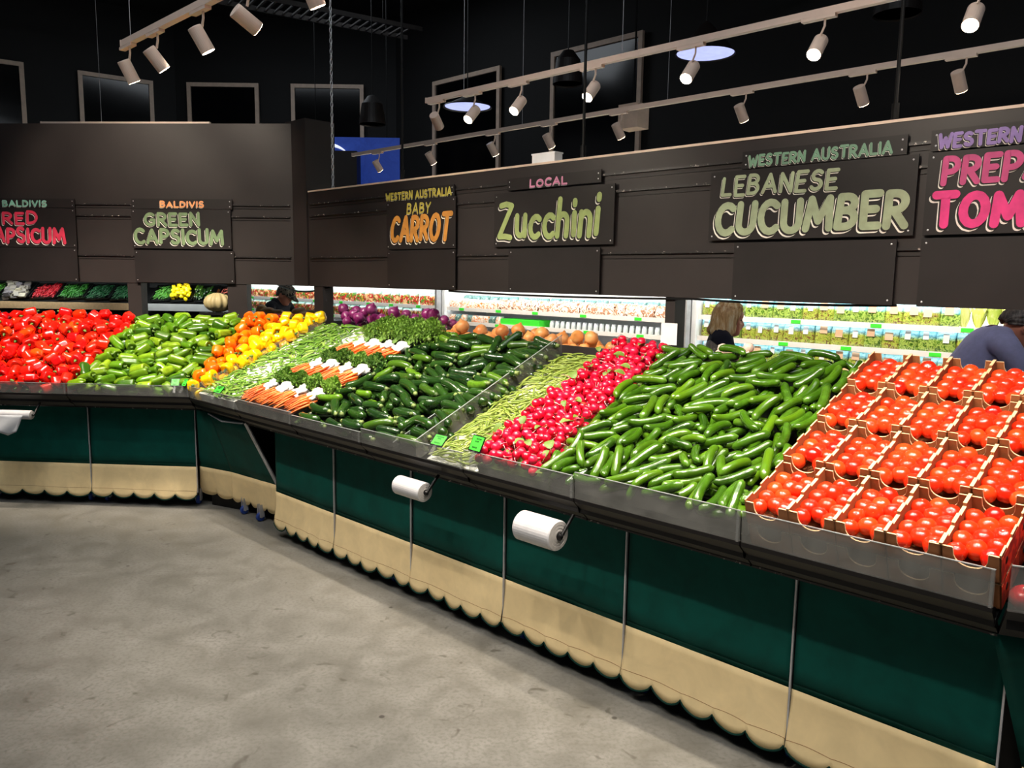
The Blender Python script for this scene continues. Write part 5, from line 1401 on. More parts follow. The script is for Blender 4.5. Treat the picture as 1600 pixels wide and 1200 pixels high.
for x in [-6.2+.082*i for i in range(20)]:
    for y in (7.06,):
        k += 1; o = put('white_jar', JM, None, MR @ Matrix.Translation((x, y, 1.112)) @ Matrix.Rotation(-.1, 4, 'X')); put('jar_lid', JL, o, Matrix.Identity(4)); tag(o, f"small pale jar on the shelf under the mushrooms, {ORD(k)} along", 'jar', 'pale jars under the mushrooms')
m = MB(); m.box(-7.0, -6.35, 7.0, 7.25, 1.112, 1.20); gb = m.build('green_carton', M['label_green'], None, MR); tag(gb, 'bright green carton on the shelf under the mushrooms', 'carton')
# chopped vegetable packs
for s, (z, txt) in enumerate(((1.307, 'upper shelf'), (1.092, 'lower shelf'))):
    pack_row('vegetable_pack', 'vegetable pack', ['mixveg'], .20, .09, .175, -13.5, -8.2, 7.06, z, .215, 'clear pack of chopped vegetables on the ' + txt + ', {} along', 'chopped vegetable packs', seed=90+s)
# ---------------- black tilted trays of beans and squash on the far left wall
def far_shelf(x0, x1, y, label, wood=True):
    e = empty('produce_shelf', ML, ((x0+x1)/2, y, 0)); IV = Matrix.Translation((-(x0+x1)/2, -y, 0))
    m = MB(); m.prism([(y, 1.33), (y+.34, 1.515), (y+.34, 1.495), (y, 1.31)], x0, x1); m.build('shelf', M['black_plastic'], e, IV)
    m = MB(); m.box(x0, x1, y-.02, y, 1.24, 1.325); m.build('front_board', M['kraft_edge' if wood else 'white_paint'], e, IV)
    m = MB(); m.box(x0, x1, y+.35, y+.40, .0, 1.75); m.build('back_panel', M['wall_black'], e, IV)
    m = MB(); m.box(x0, x1, y+.02, y+.34, .0, 1.2); m.build('inner_block', M['black_metal'], e, IV)
    m = MB(); m.box(x0, x1, y-.06, y+.36, 1.60, 1.64); m.build('canopy', M['white_paint'], e, IV)
    m = MB(); m.box(x0+.02, x1-.02, y-.03, y, 1.585, 1.60); m.build('led_tube', M['led'], e, IV)
    tag(e, label, 'produce shelf')
far_shelf(-7.9, -5.40, 9.5, 'far wooden-fronted shelf of bean trays under a light tube'); far_shelf(-5.32, -4.05, 9.5, 'far shelf of yellow squash and zucchini trays under a light tube', False)
TRF = ML @ Matrix(((1, -.30, 0, 0), (0, .88, -.474, 9.505), (0, .474, .88, 1.345), (0, 0, 0, 1)))
def far_tray(x, w, kind, mat, label, n, seed):
    """a slanted tray with its heap"""
    e = empty('produce_tray', TRF @ Matrix.Translation((x, 0, 0)))
    m = MB(); m.box(0, w, 0, .33, 0, .008); m.box(0, .012, 0, .33, 0, .05); m.box(w-.012, w, 0, .33, 0, .05); m.box(0, w, 0, .01, 0, .03); m.box(0, w, .32, .33, 0, .05)
    m.build('tray_body', M['black_plastic'], e); tag(e, 'black tray holding ' + label, 'tray', 'black trays on the far shelves')
    rr = random.Random(seed)
    if kind == 'stuff':
        h = MB()
        for i in range(n):
            c = Vector((rr.uniform(.03, w-.03), rr.uniform(.03, .30), rr.uniform(.014, .05))); a = rr.gauss(1.2, .5); d = Vector((math.cos(a), math.sin(a), rr.uniform(-.15, .15)))*.045
            h.tube([c-d, c+Vector((0, 0, .005)), c+d], [.004, .006, .003], 5)
        o = h.build('heap_of_beans', V[mat], None, e.matrix_world.copy(), True, False); tag(o, 'heap of ' + label + ' on the far shelf', 'beans', None, 'stuff')
    else:
        pp = Pile(TRF @ Matrix.Translation((x, 0, .008)), [(.015, .015), (w-.015, .015), (w-.015, .31), (.015, .31)], cell=.006, seed=seed).fill([kind[0]], n, kind[2], edge=.7)
        spread_out(kind[3], kind[4], label + ' in the far trays', pp, pp.visible(.25), [kind[1]], .06, lambda a, b, it: f"{kind[5]} in the far tray, {ORD(a)} row up, {ORD(b)} along")
V['fbean'] = veg('far_bean', [(30, 96, 22)], .5, spot=(70, 130, 44), spotscale=60); V['fbean2'] = veg('far_bean_dark', [(14, 74, 36)], .5, spot=(50, 110, 60), spotscale=60)
V['rhub'] = veg('rhubarb', [(160, 8, 26)], .5, spot=(190, 46, 56), spotscale=40); V['squash'] = veg('yellow_squash', [(246, 216, 10), (250, 226, 30)], .35)
V['celery'] = veg('celery', [(66, 134, 40)], .5, spot=(120, 160, 80), spotscale=40)
V['pinkroot'] = veg('pink_root', [(180, 90, 70), (160, 70, 60)], .5)
sq = ball_mesh('yellow_squash', .027, 'squash', 3)
packm = MB(); packm.box(-.035, .035, -.026, .026, -.012, .012); PKM = packm.mesh('small_carton', veg('small_carton', [(130, 122, 104), (90, 84, 92), (150, 140, 118)], .5, spot=(110, 100, 110), spotscale=30))
far_tray(-7.42, .30, 'stuff', 'celery', 'pale celery sticks', 120, 1)
far_tray(-7.05, .32, ([(-.02, .016), (.02, .016)], PKM, lambda r: 0.0, 'small_carton', 'carton', 'small pale carton'), None, 'small cartons', 60, 2)
far_tray(-6.69, .32, 'stuff', 'rhub', 'red rhubarb sticks', 190, 3)
far_tray(-6.33, .32, 'stuff', 'fbean', 'bright green beans', 190, 4)
far_tray(-5.98, .30, 'stuff', 'fbean2', 'dark green beans', 170, 5)
far_tray(-5.66, .28, 'stuff', 'fbean2', 'blue-green beans next to the orange carrots', 170, 6)
far_tray(-5.36+.02, .001+.0, 'stuff', 'carrot', 'x', 0, 7) if False else None
far_tray(-5.13, .24, 'stuff', 'celery', 'light green leeks', 110, 8)
far_tray(-4.88, .27, ([(0, .026)], sq, wild, 'yellow_squash', 'squash', 'round yellow squash'), None, 'yellow squash', 44, 9)
far_tray(-4.58, .26, ([(-.05, .014), (0, .015), (.05, .014)], veg_tube(.13, .015, capsule(.15), .004, 0, 0, 8, 8).mesh('zucchini', V['zuc'], True), lambda r: r.normal(1.57, .1), 'zucchini', 'zucchini', 'slim dark zucchini'), None, 'slim zucchini', 34, 10)
far_tray(-4.30, .22, 'stuff', 'pinkroot', 'pink knobbly roots', 60, 11)

# ================================================================== people
def skin_body(name, joints, edges, mat, voxel=.011, extra=None, head=None):
    """one continuous body surface: skinned skeleton fused with the head"""
    me = bpy.data.meshes.new(name+'_skeleton'); keys = list(joints)
    me.from_pydata([joints[k][0] for k in keys], [(keys.index(a), keys.index(b)) for a, b in edges], [])
    o = bpy.data.objects.new('tmp_skeleton', me); COL.objects.link(o)
    s = o.modifiers.new('s', 'SKIN'); s.use_smooth_shade = True
    sv = me.skin_vertices[0].data if me.skin_vertices else None
    if sv is None:
        bm = bmesh.new(); bm.from_mesh(me); bm.verts.layers.skin.verify(); bm.to_mesh(me); bm.free(); sv = me.skin_vertices[0].data
    for i, k in enumerate(keys):
        r = joints[k][1]; sv[i].radius = (r, r) if not isinstance(r, tuple) else r
        sv[i].use_root = (i == 0)
    u = o.modifiers.new('u', 'SUBSURF'); u.levels = 2; u.render_levels = 2
    dg = bpy.context.evaluated_depsgraph_get(); ev = o.evaluated_get(dg); m2 = bpy.data.meshes.new_from_object(ev)
    bpy.data.objects.remove(o)
    bm = bmesh.new(); bm.from_mesh(m2)
    if head is not None:
        hm = head.mesh('h', mat, True); bm.from_mesh(hm)
    out = bpy.data.meshes.new(name); bm.to_mesh(out); bm.free(); out.materials.append(mat)
    b = bpy.data.objects.new(name, out); COL.objects.link(b)
    r = b.modifiers.new('fuse', 'REMESH'); r.mode = 'VOXEL'; r.voxel_size = voxel; r.use_smooth_shade = True
    sm = b.modifiers.new('soft', 'SMOOTH'); sm.iterations = 3; sm.factor = .4
    dg = bpy.context.evaluated_depsgraph_get(); m3 = bpy.data.meshes.new_from_object(b.evaluated_get(dg))
    bpy.data.objects.remove(b)
    m3.materials.clear(); m3.materials.append(mat); m3.polygons.foreach_set('use_smooth', [True]*len(m3.polygons))
    return m3
def head_loft(Mx, H=.225, nose=.055):
    """head with brow, eye hollows, nose, lips, chin and ears; faces +x, chin at z=0"""
    zs = [-.10, -.03, .02, .07, .12, .165, .20, .225, .26, .30, .34, .38, .43, .48, .52, .56, .61, .68, .76, .85, .92, .97, 1.0]
    fr = [.12, .30, .385, .405, .385, .385, .40, .385, .40, .385, .40, .40, .395, .39, .375, .395, .415, .42, .405, .345, .25, .13, .02]
    bk = [.20, .16, .16, .18, .22, .27, .31, .33, .36, .39, .42, .44, .46, .475, .485, .49, .495, .49, .47, .40, .29, .16, .02]
    wd = [.14, .19, .22, .245, .27, .285, .295, .30, .31, .32, .325, .33, .335, .335, .335, .34, .345, .35, .34, .29, .21, .12, .02]
    S = 40; m = MB(); vs = []; fs = []
    for z, f, b, w in zip(zs, fr, bk, wd):
        for k in range(S):
            a = 2*PI*k/S; ca, sa = math.cos(a), math.sin(a)
            x = (f if ca > 0 else b)*math.copysign(abs(ca)**.85, ca); y = w*sa
            an = math.atan2(sa, ca)
            nz = max(0, 1-abs(z-.36)/.15) if z < .36 else max(0, 1-(z-.36)/.20)
            x += nose/H*1.9*nz*math.exp(-(an/.20)**2)*(1 if ca > 0 else 0)
            x -= .035*math.exp(-((abs(an)-.42)/.16)**2)*math.exp(-((z-.52)/.035)**2)
            x += .018*math.exp(-(an/.35)**2)*(math.exp(-((z-.20)/.018)**2)+math.exp(-((z-.26)/.018)**2)-1.2*math.exp(-((z-.228)/.012)**2))
            vs.append(Mx @ Vector((x*H, y*H, z*H)))
    for i in range(len(zs)-1):
        for k in range(S): k2 = (k+1) % S; fs.append((i*S+k, i*S+k2, (i+1)*S+k2, (i+1)*S+k))
    fs.append(tuple(range(S-1, -1, -1))); fs.append(tuple((len(zs)-1)*S+k for k in range(S)))
    m.raw(vs, fs)
    for s in (-1, 1):   # ears: a tilted rim with a hollow
        E = Mx @ Matrix.Translation((-.03*H, s*.345*H, .43*H)) @ Matrix.Rotation(-.15, 4, 'Y')
        m.tube([E @ Vector((.055*H*math.cos(t)-.02*H, s*(.045*H-.03*H*math.cos(t)), .125*H*math.sin(t))) for t in [2*PI*q/14 for q in range(15)]], .034*H, 8)
        m.sphere(E @ Vector((-.01*H, s*.012*H, 0)), .05*H, 8, 6, (1, .45, 1.7))
    return m
def eyes(parent, Mx, H=.225):
    for s in (-1, 1):
        p = Mx @ Vector((.335*H, s*.145*H, .515*H)); q = MB(); q.sphere(p, .036*H, 10, 7); q.build('eye', M['eye'], parent)
    q = MB(); q.tube([Mx @ Vector((.36*H, -.10*H, .228*H)), Mx @ Vector((.412*H, 0, .226*H)), Mx @ Vector((.36*H, .10*H, .228*H))], [.008*H, .018*H, .008*H], 6); q.build('lips', M['lip'], parent)
    for s in (-1, 1):
        q = MB(); q.tube([Mx @ Vector((.395*H, s*.07*H, .61*H)), Mx @ Vector((.385*H, s*.16*H, .635*H)), Mx @ Vector((.33*H, s*.24*H, .61*H))], [.012*H, .016*H, .006*H], 6); q.build('eyebrow', M['hair_grey'], parent)
def hand_joints(J, E, key, wrist, d, up, side, s=1.0):
    """palm and five curled fingers; d = pointing direction, up = back of the hand, side = thumb side"""
    d, up, side = Vector(d).normalized(), Vector(up).normalized(), Vector(side).normalized(); w = Vector(wrist)
    J[key+'palm'] = (w+d*.05*s, .024*s); E.append((key+'wrist', key+'palm'))
    for i, (off, L) in enumerate(((.03, .068), (.010, .078), (-.010, .072), (-.028, .056))):
        a = w+d*.09*s+side*off*s; b = a+(d*.8-up*.35)*L*.5*s; c = b+(d*.45-up*.85)*L*.5*s
        J[f'{key}k{i}'] = (a, .011*s); J[f'{key}m{i}'] = (b, .009*s); J[f'{key}t{i}'] = (c, .0075*s)
        E += [(key+'palm', f'{key}k{i}'), (f'{key}k{i}', f'{key}m{i}'), (f'{key}m{i}', f'{key}t{i}')]
    a = w+d*.03*s+side*.034*s; b = a+(d*.6+side*.6-up*.3)*.035*s; c = b+(d*.8-up*.3)*.028*s
    J[key+'th0'] = (a, .012*s); J[key+'th1'] = (b, .0105*s); J[key+'th2'] = (c, .008*s); E += [(key+'palm', key+'th0'), (key+'th0', key+'th1'), (key+'th1', key+'th2')]
def garment(name, body, J, E, segs, off, mat, parent):
    n = len(body.vertices); co = np.empty(n*3); body.vertices.foreach_get('co', co); co = co.reshape(-1, 3)
    no = np.empty(n*3); body.vertices.foreach_get('normal', no); no = no.reshape(-1, 3)
    best = np.full(n, 1e9); mine = np.zeros(n, bool)
    for a, b in E:
        p, q = np.array(J[a][0]), np.array(J[b][0]); d = q-p
        t = np.clip(((co-p) @ d)/max(d @ d, 1e-9), 0, 1); dist = np.linalg.norm(co-(p+t[:, None]*d), axis=1)
        m = dist < best; best[m] = dist[m]; mine[m] = (a, b) in segs
    faces = [tuple(f.vertices) for f in body.polygons if mine[list(f.vertices)].all()]
    used = sorted({i for f in faces for i in f}); mp = {v: i for i, v in enumerate(used)}
    me = bpy.data.meshes.new(name); me.from_pydata([tuple(v) for v in (co+no*off)[used]], [], [tuple(mp[i] for i in f) for f in faces])
    me.materials.append(mat); me.polygons.foreach_set('use_smooth', [True]*len(me.polygons)); me.update()
    o = put(name, me, parent, Matrix.Identity(4)); sm = o.modifiers.new('soft', 'SMOOTH'); sm.iterations = 4; sm.factor = .5
    so = o.modifiers.new('thick', 'SOLIDIFY'); so.thickness = .005; so.offset = -1
    return o
def person(P, yaw, height, lean, label, skinm, shirtm, hair, headpitch=.0, headyaw=0.0, long=False, hat=False, female=False, fold=.0, collar=False, reach=.45):
    """standing figure; local +x is forward; lean bends the trunk forward at the hips"""
    k = height/1.70; hl = Vector((-.12*math.sin(lean)+math.sin(lean)*(.60*k)+.03, 0, 0)); hl.rotate(Matrix.Rotation(yaw, 3, 'Z'))
    e = empty('person', Matrix.Translation((P[0]-hl.x, P[1]-hl.y, 0)) @ Matrix.Rotation(yaw, 4, 'Z'))
    hip = Vector((-.12*math.sin(lean), 0, .90*k)); up = Vector((math.sin(lean), 0, math.cos(lean))); fw = Vector((math.cos(lean), 0, -math.sin(lean)))
    sh = (.175 if female else .205)*k
    J = {}; E = []
    J['pelvis'] = (hip, (.15*k, .11*k)); J['waist'] = (hip+up*.20*k, (.125*k, .10*k)); J['chest'] = (hip+up*.40*k, (.15*k, .115*k)); J['collar'] = (hip+up*.555*k, (.09*k, .075*k)); J['neck'] = (hip+up*.60*k+fw*.012*k, .052*k)
    E += [('pelvis', 'waist'), ('waist', 'chest'), ('chest', 'collar'), ('collar', 'neck')]
    nb = J['neck'][0]
    HM = Matrix.Translation(nb-up*.028*k+fw*.014*k) @ Matrix.Rotation(headyaw, 4, 'Z') @ Matrix.Rotation(lean*.55+headpitch, 4, 'Y') @ Matrix.Translation((.012, 0, .01*k))
    J['skull'] = (HM @ Vector((-.01, 0, .06*k)), .05*k); E.append(('neck', 'skull'))
    for s, n in ((-1, 'r'), (1, 'l')):
        S_ = hip+up*.53*k+Vector((0, s*sh, 0)); J[n+'sho'] = (S_, .056*k); E.append(('collar', n+'sho'))
        el = S_+Vector((.06+reach*.12, s*.05, -.26*k)); J[n+'elb'] = (el, .041*k); E.append((n+'sho', n+'elb'))
        wr = el+Vector((.20, -s*.05, -.06-.10*(1-reach)))*k; J[n+'wrist'] = (wr, .028*k); E.append((n+'elb', n+'wrist'))
        hand_joints(J, E, n, wr, (1, -s*.1, -.3), (.3, 0, 1), (.1, -s, 0), k*.95)
        J[n+'hipj'] = (hip+Vector((0, s*.09*k, -.06*k)), .092*k); J[n+'knee'] = (Vector((.02, s*.10*k, .48*k)), .062*k); J[n+'ank'] = (Vector((-.02, s*.105*k, .09*k)), .042*k); J[n+'toe'] = (Vector((.14, s*.125*k, .038)), .036*k)
        E += [('pelvis', n+'hipj'), (n+'hipj', n+'knee'), (n+'knee', n+'ank'), (n+'ank', n+'toe')]
    hd = head_loft(HM, .225*k, .013)
    me = skin_body('body', J, E, skinm, .008, head=hd); put('body', me, e, Matrix.Identity(4))
    eyes(e, HM, .225*k)
    # clothes: the body's own surface over the trunk and limbs, a little outside it
    top = {('pelvis', 'waist'), ('waist', 'chest'), ('chest', 'collar'), ('collar', 'lsho'), ('collar', 'rsho'), ('lsho', 'lelb'), ('rsho', 'relb')} | ({('lelb', 'lwrist'), ('relb', 'rwrist')} if long else set())
    legs = {('pelvis', 'lhipj'), ('pelvis', 'rhipj'), ('lhipj', 'lknee'), ('rhipj', 'rknee'), ('lknee', 'lank'), ('rknee', 'rank')}
    garment('shirt', me, J, E, top, .013, shirtm, e); garment('trousers', me, J, E, legs, .011, M['dark_cloth'], e)
    q = MB(); c = J['neck'][0]-up*.062*k-fw*.012*k
    q.tube([c+Vector((math.cos(t)*.066*k, math.sin(t)*.074*k, 0))-up*.016*k*math.cos(t) for t in [2*PI*i/24 for i in range(25)]], .026*k, 8); q.build('neckband', shirtm, e, smooth=True)
    if collar:
        q = MB(); c = J['neck'][0]-up*.035*k
        q.tube([c+Vector((math.cos(t)*.068*k, math.sin(t)*.072*k, 0))+up*.012*math.cos(t) for t in [2*PI*i/20 for i in range(21)]], .018*k, 8); q.build('shirt_collar', shirtm, e, smooth=True)
    for n in 'lr':
        q = MB(); a, t = J[n+'ank'][0], J[n+'toe'][0]
        q.tube([Vector((a.x-.05, a.y, .045)), Vector((a.x, a.y, .055)), Vector((t.x-.03, t.y, .047)), Vector((t.x+.04, t.y, .034))], [.038, .048, .046, .03], 12); q.build('shoe', M['black_plastic'], e, smooth=True)
    # hair
    H = .225*k; q = MB(); rr = random.Random(int(height*100)); S = 44
    if female:
        zs = [1.07, 1.05, .98, .88, .76, .62, .48, .34, .20, .08, -.02, -.08]; ra = [.05, .20, .36, .45, .50, .525, .53, .535, .55, .57, .56, .50]; op = [0, 0, 0, .5, .8, 1.0, 1.1, 1.12, 1.14, 1.2, 1.3, 1.4]
    else:
        zs = [1.035, 1.02, .96, .87, .76, .64, .52, .42, .32, .22]; ra = [.05, .19, .35, .43, .475, .495, .495, .485, .46, .43]; op = [0, 0, 0, .3, .62, 1.15, 1.45, 1.75, 2.05, 2.3]
    g = []
    for z, r_, o_ in zip(zs, ra, op):
        row = []
        for i in range(S+1):
            t = i/S; a = o_ + (2*PI-2*o_)*t; wob = 1+.045*math.sin(17*a+3*z*4)+.03*math.sin(31*a+z*9)+(.06*math.sin(9*a) if z < .1 and female else 0)
            bx = -.02 if math.cos(a) > 0 else -.06
            row.append(HM @ Vector(((r_*math.cos(a)*(1.0 if math.cos(a) < 0 else .93)+bx*(1 if z < 1 else .3))*H*wob, r_*.80*math.sin(a)*H*wob, (z+.02*math.sin(13*a))*H)))
        g.append(row)
    n = S+1
    for j in range(len(g)-1):
        for i in range(S): q.quad(g[j][i], g[j][i+1], g[j+1][i+1], g[j+1][i])
    if not hat:
        ho = q.build('hair', hair, e, smooth=True); so = ho.modifiers.new('thick', 'SOLIDIFY'); so.thickness = .012; so.offset = -.6
    else:
        ho = q.build('hair', hair, e, smooth=True); so = ho.modifiers.new('thick', 'SOLIDIFY'); so.thickness = .01; so.offset = -1
        c = MB(); prof = [(1e-6, 1.10), (.2, 1.09), (.37, 1.02), (.47, .88), (.52, .72), (.53, .62)]
        vs = []; fs = []; SS = 28
        for r_, z in prof:
            for i in range(SS): a = 2*PI*i/SS; vs.append(HM @ Vector(((r_*math.cos(a)-.03)*H, r_*.82*math.sin(a)*H, z*H)))
        for j in range(len(prof)-1):
            for i in range(SS): i2 = (i+1) % SS; fs.append((j*SS+i, j*SS+i2, (j+1)*SS+i2, (j+1)*SS+i))
        c.raw(vs, fs); cp = c.build('cap', M['camo'], e, smooth=True); so = cp.modifiers.new('thick', 'SOLIDIFY'); so.thickness = .006
        b = MB(); pts = [HM @ Vector(((.44*math.cos(a)+.0+(.42*math.cos(a) if True else 0)*1.0)*H, .40*math.sin(a)*H, (.60-.10*math.cos(a))*H)) for a in [-PI/2+PI*i/14 for i in range(15)]]
        inn = [HM @ Vector((.47*math.cos(a)*H, .41*math.sin(a)*H, .64*H)) for a in [-PI/2+PI*i/14 for i in range(15)]]
        for i in range(14): b.quad(pts[i], pts[i+1], inn[i+1], inn[i])
        bo = b.build('cap_brim', M['camo'], e, smooth=True); so = bo.modifiers.new('thick', 'SOLIDIFY'); so.thickness = .005
    tag(e, label, 'person')
    return e, HM
pw = RP(-2.68, 4.93); person((pw.x-.05, pw.y, 0), -.15, 1.545, .04, 'person with chin-length blonde hair and a navy top, seen in profile beyond the cucumbers', M['skin_red'], M['navy_cloth'], M['hair_blonde'], headpitch=.10, female=True)
pm = RP(-1.06, 5.13); person((pm.x-.05, pm.y, 0), -.25, 1.76, .62, 'person with short greying hair in a lilac shirt, bending over beyond the tomatoes', M['skin_red'], M['lilac_cloth'], M['hair_grey'], headpitch=.50, collar=True, reach=.9, long=True)
pc = RP(-8.5, 4.85); person((pc.x, pc.y, 0), -.30, 1.60, .16, 'person in a camouflage cap and dark top looking down beyond the orange capsicums', M['skin'], M['dark_cloth'], M['hair_grey'], headpitch=.42, hat=True)
# ================================================================== ceiling hardware and lamps
def look_matrix(p, d):
    """-z along d"""
    d = Vector(d).normalized(); z = -d; x = Vector((0, 0, 1)).cross(z)
    x = Vector((1, 0, 0)) if x.length < 1e-4 else x.normalized(); y = z.cross(x)
    Mx = Matrix((x, y, z)).transposed().to_4x4(); Mx.translation = Vector(p); return Mx
hm = MB(); hm.lathe([(.0, .062), (.034, .062), (.036, .058), (.036, -.062), (.033, -.064), (.031, -.055)], 24); HEAD = hm.mesh('lamp_head', M['lamp_white'], False)
gm = MB(); gm.lathe([(1e-6, -.0655), (.033, -.0645)], 20); GLOW = gm.mesh('lamp_glass', M['lamp_glow']); OFFG = gm.mesh('lamp_glass', M['lamp_off'])
am_ = MB(); am_.box(-.085, .085, -.017, .017, .118, .134); ADP = am_.mesh('track_adapter', M['lamp_white'])
ar = MB(); ar.tube([(.03, 0, .12), (.03, 0, .085), (.012, 0, .045)], .006, 6); ARM = ar.mesh('lamp_arm', M['lamp_white'])
def track_spot(Mf, x, y, z, aim, label, lit, group, energy=0, color=(1, .84, .66), size=1.5, blend=.6):
    """a cylindrical head hung under a track at (x, y, z); aim = point in the same frame"""
    e = empty('track_spotlight', Mf @ Matrix.Translation((x, y, z-.134)))
    put('track_adapter', ADP, e, Matrix.Identity(4)); put('lamp_arm', ARM, e, Matrix.Identity(4))
    d = Vector(aim)-Vector((x, y, z-.16)); L = look_matrix((0, 0, -.01), d)
    h = put('lamp_head', HEAD, e, L); put('lamp_glass', GLOW if lit else OFFG, h, Matrix.Identity(4))
    tag(e, label, 'spotlight', group)
    if energy:
        ld = bpy.data.lights.new('spot_beam', 'SPOT'); ld.energy = energy; ld.color = color; ld.spot_size = size; ld.spot_blend = blend; ld.shadow_soft_size = .035
        lo = bpy.data.objects.new('spot_beam', ld); COL.objects.link(lo)
        lo.matrix_world = Mf @ look_matrix(Vector((x, y, z-.144))+d.normalized()*.075, d)
    return e
def track(Mf, x0, x1, y, z, label, rods=()):
    e = empty('lighting_track', Mf, (x0, y, z)); m = MB(); m.box(0, x1-x0, -.018, .018, 0, .034); m.build('track_rail', M['lamp_white'], e)
    m = MB(); m.box(-.012, 0, -.02, .02, -.002, .036); m.build('end_cap', M['lamp_white'], e)
    for r in rods:
        m = MB(); m.tube([(r-x0, 0, .034), (r-x0, 0, 6.4-z)], .002, 5); m.build('suspension_wire', M['grey_metal'], e)
    tag(e, label, 'lighting track', 'white lighting tracks')
track(MR, -5.0, .8, 1.88, 3.0, 'white lighting track above the aisle, at the top of the view', (-4.9, -3.9, -2.0))
track(MR, -4.80, .6, 4.0, 3.0, 'white lighting track just behind the hanging boards', (-4.4, -3.0, -1.2))
track(MR, -7.80, .6, 5.4, 3.05, 'white lighting track beyond the boards, above the far aisle', (-5.15, -3.6, -1.9))
track(ML, -4.75, -3.2, 7.08, 3.0, 'white lighting track peeping over the tall board', (-4.2,))
S1 = 'spotlights above the aisle'; S2 = 'lit spotlights behind the boards'; S3 = 'spotlights above the far aisle'
WARM = (1, .86, .70)
# aisle track: heads point at the boards and the heaps
for i, (x, tx, ty, tz, en) in enumerate(((-4.95, -4.95, 2.9, .9, 72), (-4.56, -4.3, 3.2, 1.15, 72), (-4.01, -3.7, 2.9, 1.0, 72), (-3.55, -3.4, 3.5, 1.9, 70), (-3.0, -2.9, 2.8, 1.0, 72), (-2.4, -2.3, 2.9, 1.05, 72), (-1.8, -1.7, 2.8, 1.0, 72), (-1.45, -1.4, 3.5, 1.95, 70), (-1.0, -.9, 2.9, 1.05, 72), (-.4, -.5, 2.7, .9, 72))):
    track_spot(MR, x, 1.88, 3.0, (tx, ty, tz), f"white cylinder spotlight on the aisle track, {ORD(i+1)} from its end", True, S1, en, WARM)
for i, (x, ty) in enumerate(((-4.70, 2.7), (-4.31, 2.5), (-3.856, 2.5), (-3.227, 2.5), (-2.525, 2.5), (-1.80, 2.5), (-1.109, 2.5))):
    track_spot(MR, x, 4.0, 3.0, (x+(-.35 if i == 0 else .1), ty if i else 4.8, 1.3 if i else 2.2), f"lit white spotlight behind the boards, {ORD(i+1)} from the track end", i > 0, S2, 60 if i else 0, WARM, 1.1)
for i, x in enumerate((-7.342, -6.438, -5.532, -4.823, -4.064, -2.966, -2.118, -1.543)):
    track_spot(MR, x, 5.4, 3.05, (x+.2, 6.5, 1.3), f"white spotlight of the far aisle track, {ORD(i+1)} from its far end", True, S3, 85, WARM, 1.95)
track_spot(ML, -3.99, 7.08, 3.0, (-3.99, 7.6, 1.0), 'white spotlight peeping over the tall board', True, S3)
# aisle lights over the far run, above the frame
track(ML, -6.2, -2.4, 4.70, 3.9, 'white lighting track high above the far capsicum run', ())
for i, (x, ty, tz, en) in enumerate(((-4.9, 5.9, 1.05, 230), (-4.3, 5.9, 1.1, 230), (-3.7, 6.0, 1.1, 230), (-3.1, 5.9, 1.1, 230), (-2.6, 6.1, 1.1, 230), (-3.9, 6.6, 2.2, 150), (-3.2, 6.6, 2.4, 150))):
    track_spot(ML, x, 4.70, 3.9, (x+.05, ty, tz), f"white spotlight high above the far capsicum run, {ORD(i+1)} along", True, 'spotlights above the far run', en, WARM, 1.0)
# downlight track right over the guards, above the frame
track(MR, -4.6, .9, 2.2, 3.5, 'white lighting track high over the clear guards, over the frame', ())
for i, x in enumerate((-4.45, -3.75, -3.05, -2.35, -1.65, -.95, -.25)):
    track_spot(MR, x, 2.2, 3.5, (x, 2.1, 0), f"white downlight of the track over the guards, {ORD(i+1)} along", True, 'downlights over the guards', 125, WARM, 1.25, .7)
# second aisle track, nearer the viewer and above the frame: lights the skirts
track(MR, -5.4, .9, .70, 3.6, 'white lighting track above the open floor, over the frame', ())
for i, x in enumerate((-5.0, -4.1, -3.2, -2.3, -1.4, -.5)):
    track_spot(MR, x, .70, 3.6, (x-.05, 2.30, .5), f"white spotlight of the track over the open floor, {ORD(i+1)} along", True, 'spotlights over the open floor', 66, (1, .90, .78), 1.3)
# pendants
def pendant(loc, r, h, label, glow=False, cone=False):
    e = empty('pendant_lamp', MW, loc); m = MB()
    prof = [(r, 0), (r*.97, h*.2), (r*.80, h*.7), (r*.35, h*.97), (.02, h)] if not cone else [(r, 0), (r*.62, h*.45), (r*.2, h*.9), (.02, h)]
    m.lathe(prof+[(.015, h-.005), (r*.75, h*.62 if not cone else h*.3), (r*.94, .02), (r, 0)], 32, cap=False); m.build('lamp_shade', M['shade_dark'], e)
    d = MB(); d.lathe([(1e-6, .012), (r*.95, .012)], 32); d.build('diffuser', M['disc_glow'] if glow else M['frame_tan'], e)
    w = MB(); w.tube([(0, 0, h), (0, 0, 6.4-loc[2])], .006, 6); w.build('cord', M['black_plastic'], e)
    tag(e, label, 'pendant lamp', 'bell pendant lamps')
pendant((-1.745, 10.0, 3.53), .16, .34, 'dark bell pendant over the blue poster')
pendant((.56, 9.0, 3.80), .165, .36, 'dark bell pendant behind the middle of the rear track')
pendant((1.816, 8.0, 3.86), .285, .30, 'wide pendant with a pale blue glowing disc', True, True)
pendant((-.53, 9.0, 3.54), .27, .12, 'flat pendant with a pale disc behind the end of the track', True, True)
pendant((3.18, 7.0, 3.93), .19, .36, 'dark bell pendant beside the tall rod at the top of the view')
e = empty('wall_speaker', MR, (-4.57, 6.3, 3.10)); m = MB(); m.box(-.11, .11, -.09, .09, 0, .22); m.build('speaker_body', M['frame_tan'], e); m = MB(); m.tube([(0, 0, .22), (0, 0, 3.3)], .01, 6); m.build('drop_tube', M['black_metal'], e); tag(e, 'small beige box speaker hanging behind the far aisle track', 'speaker')
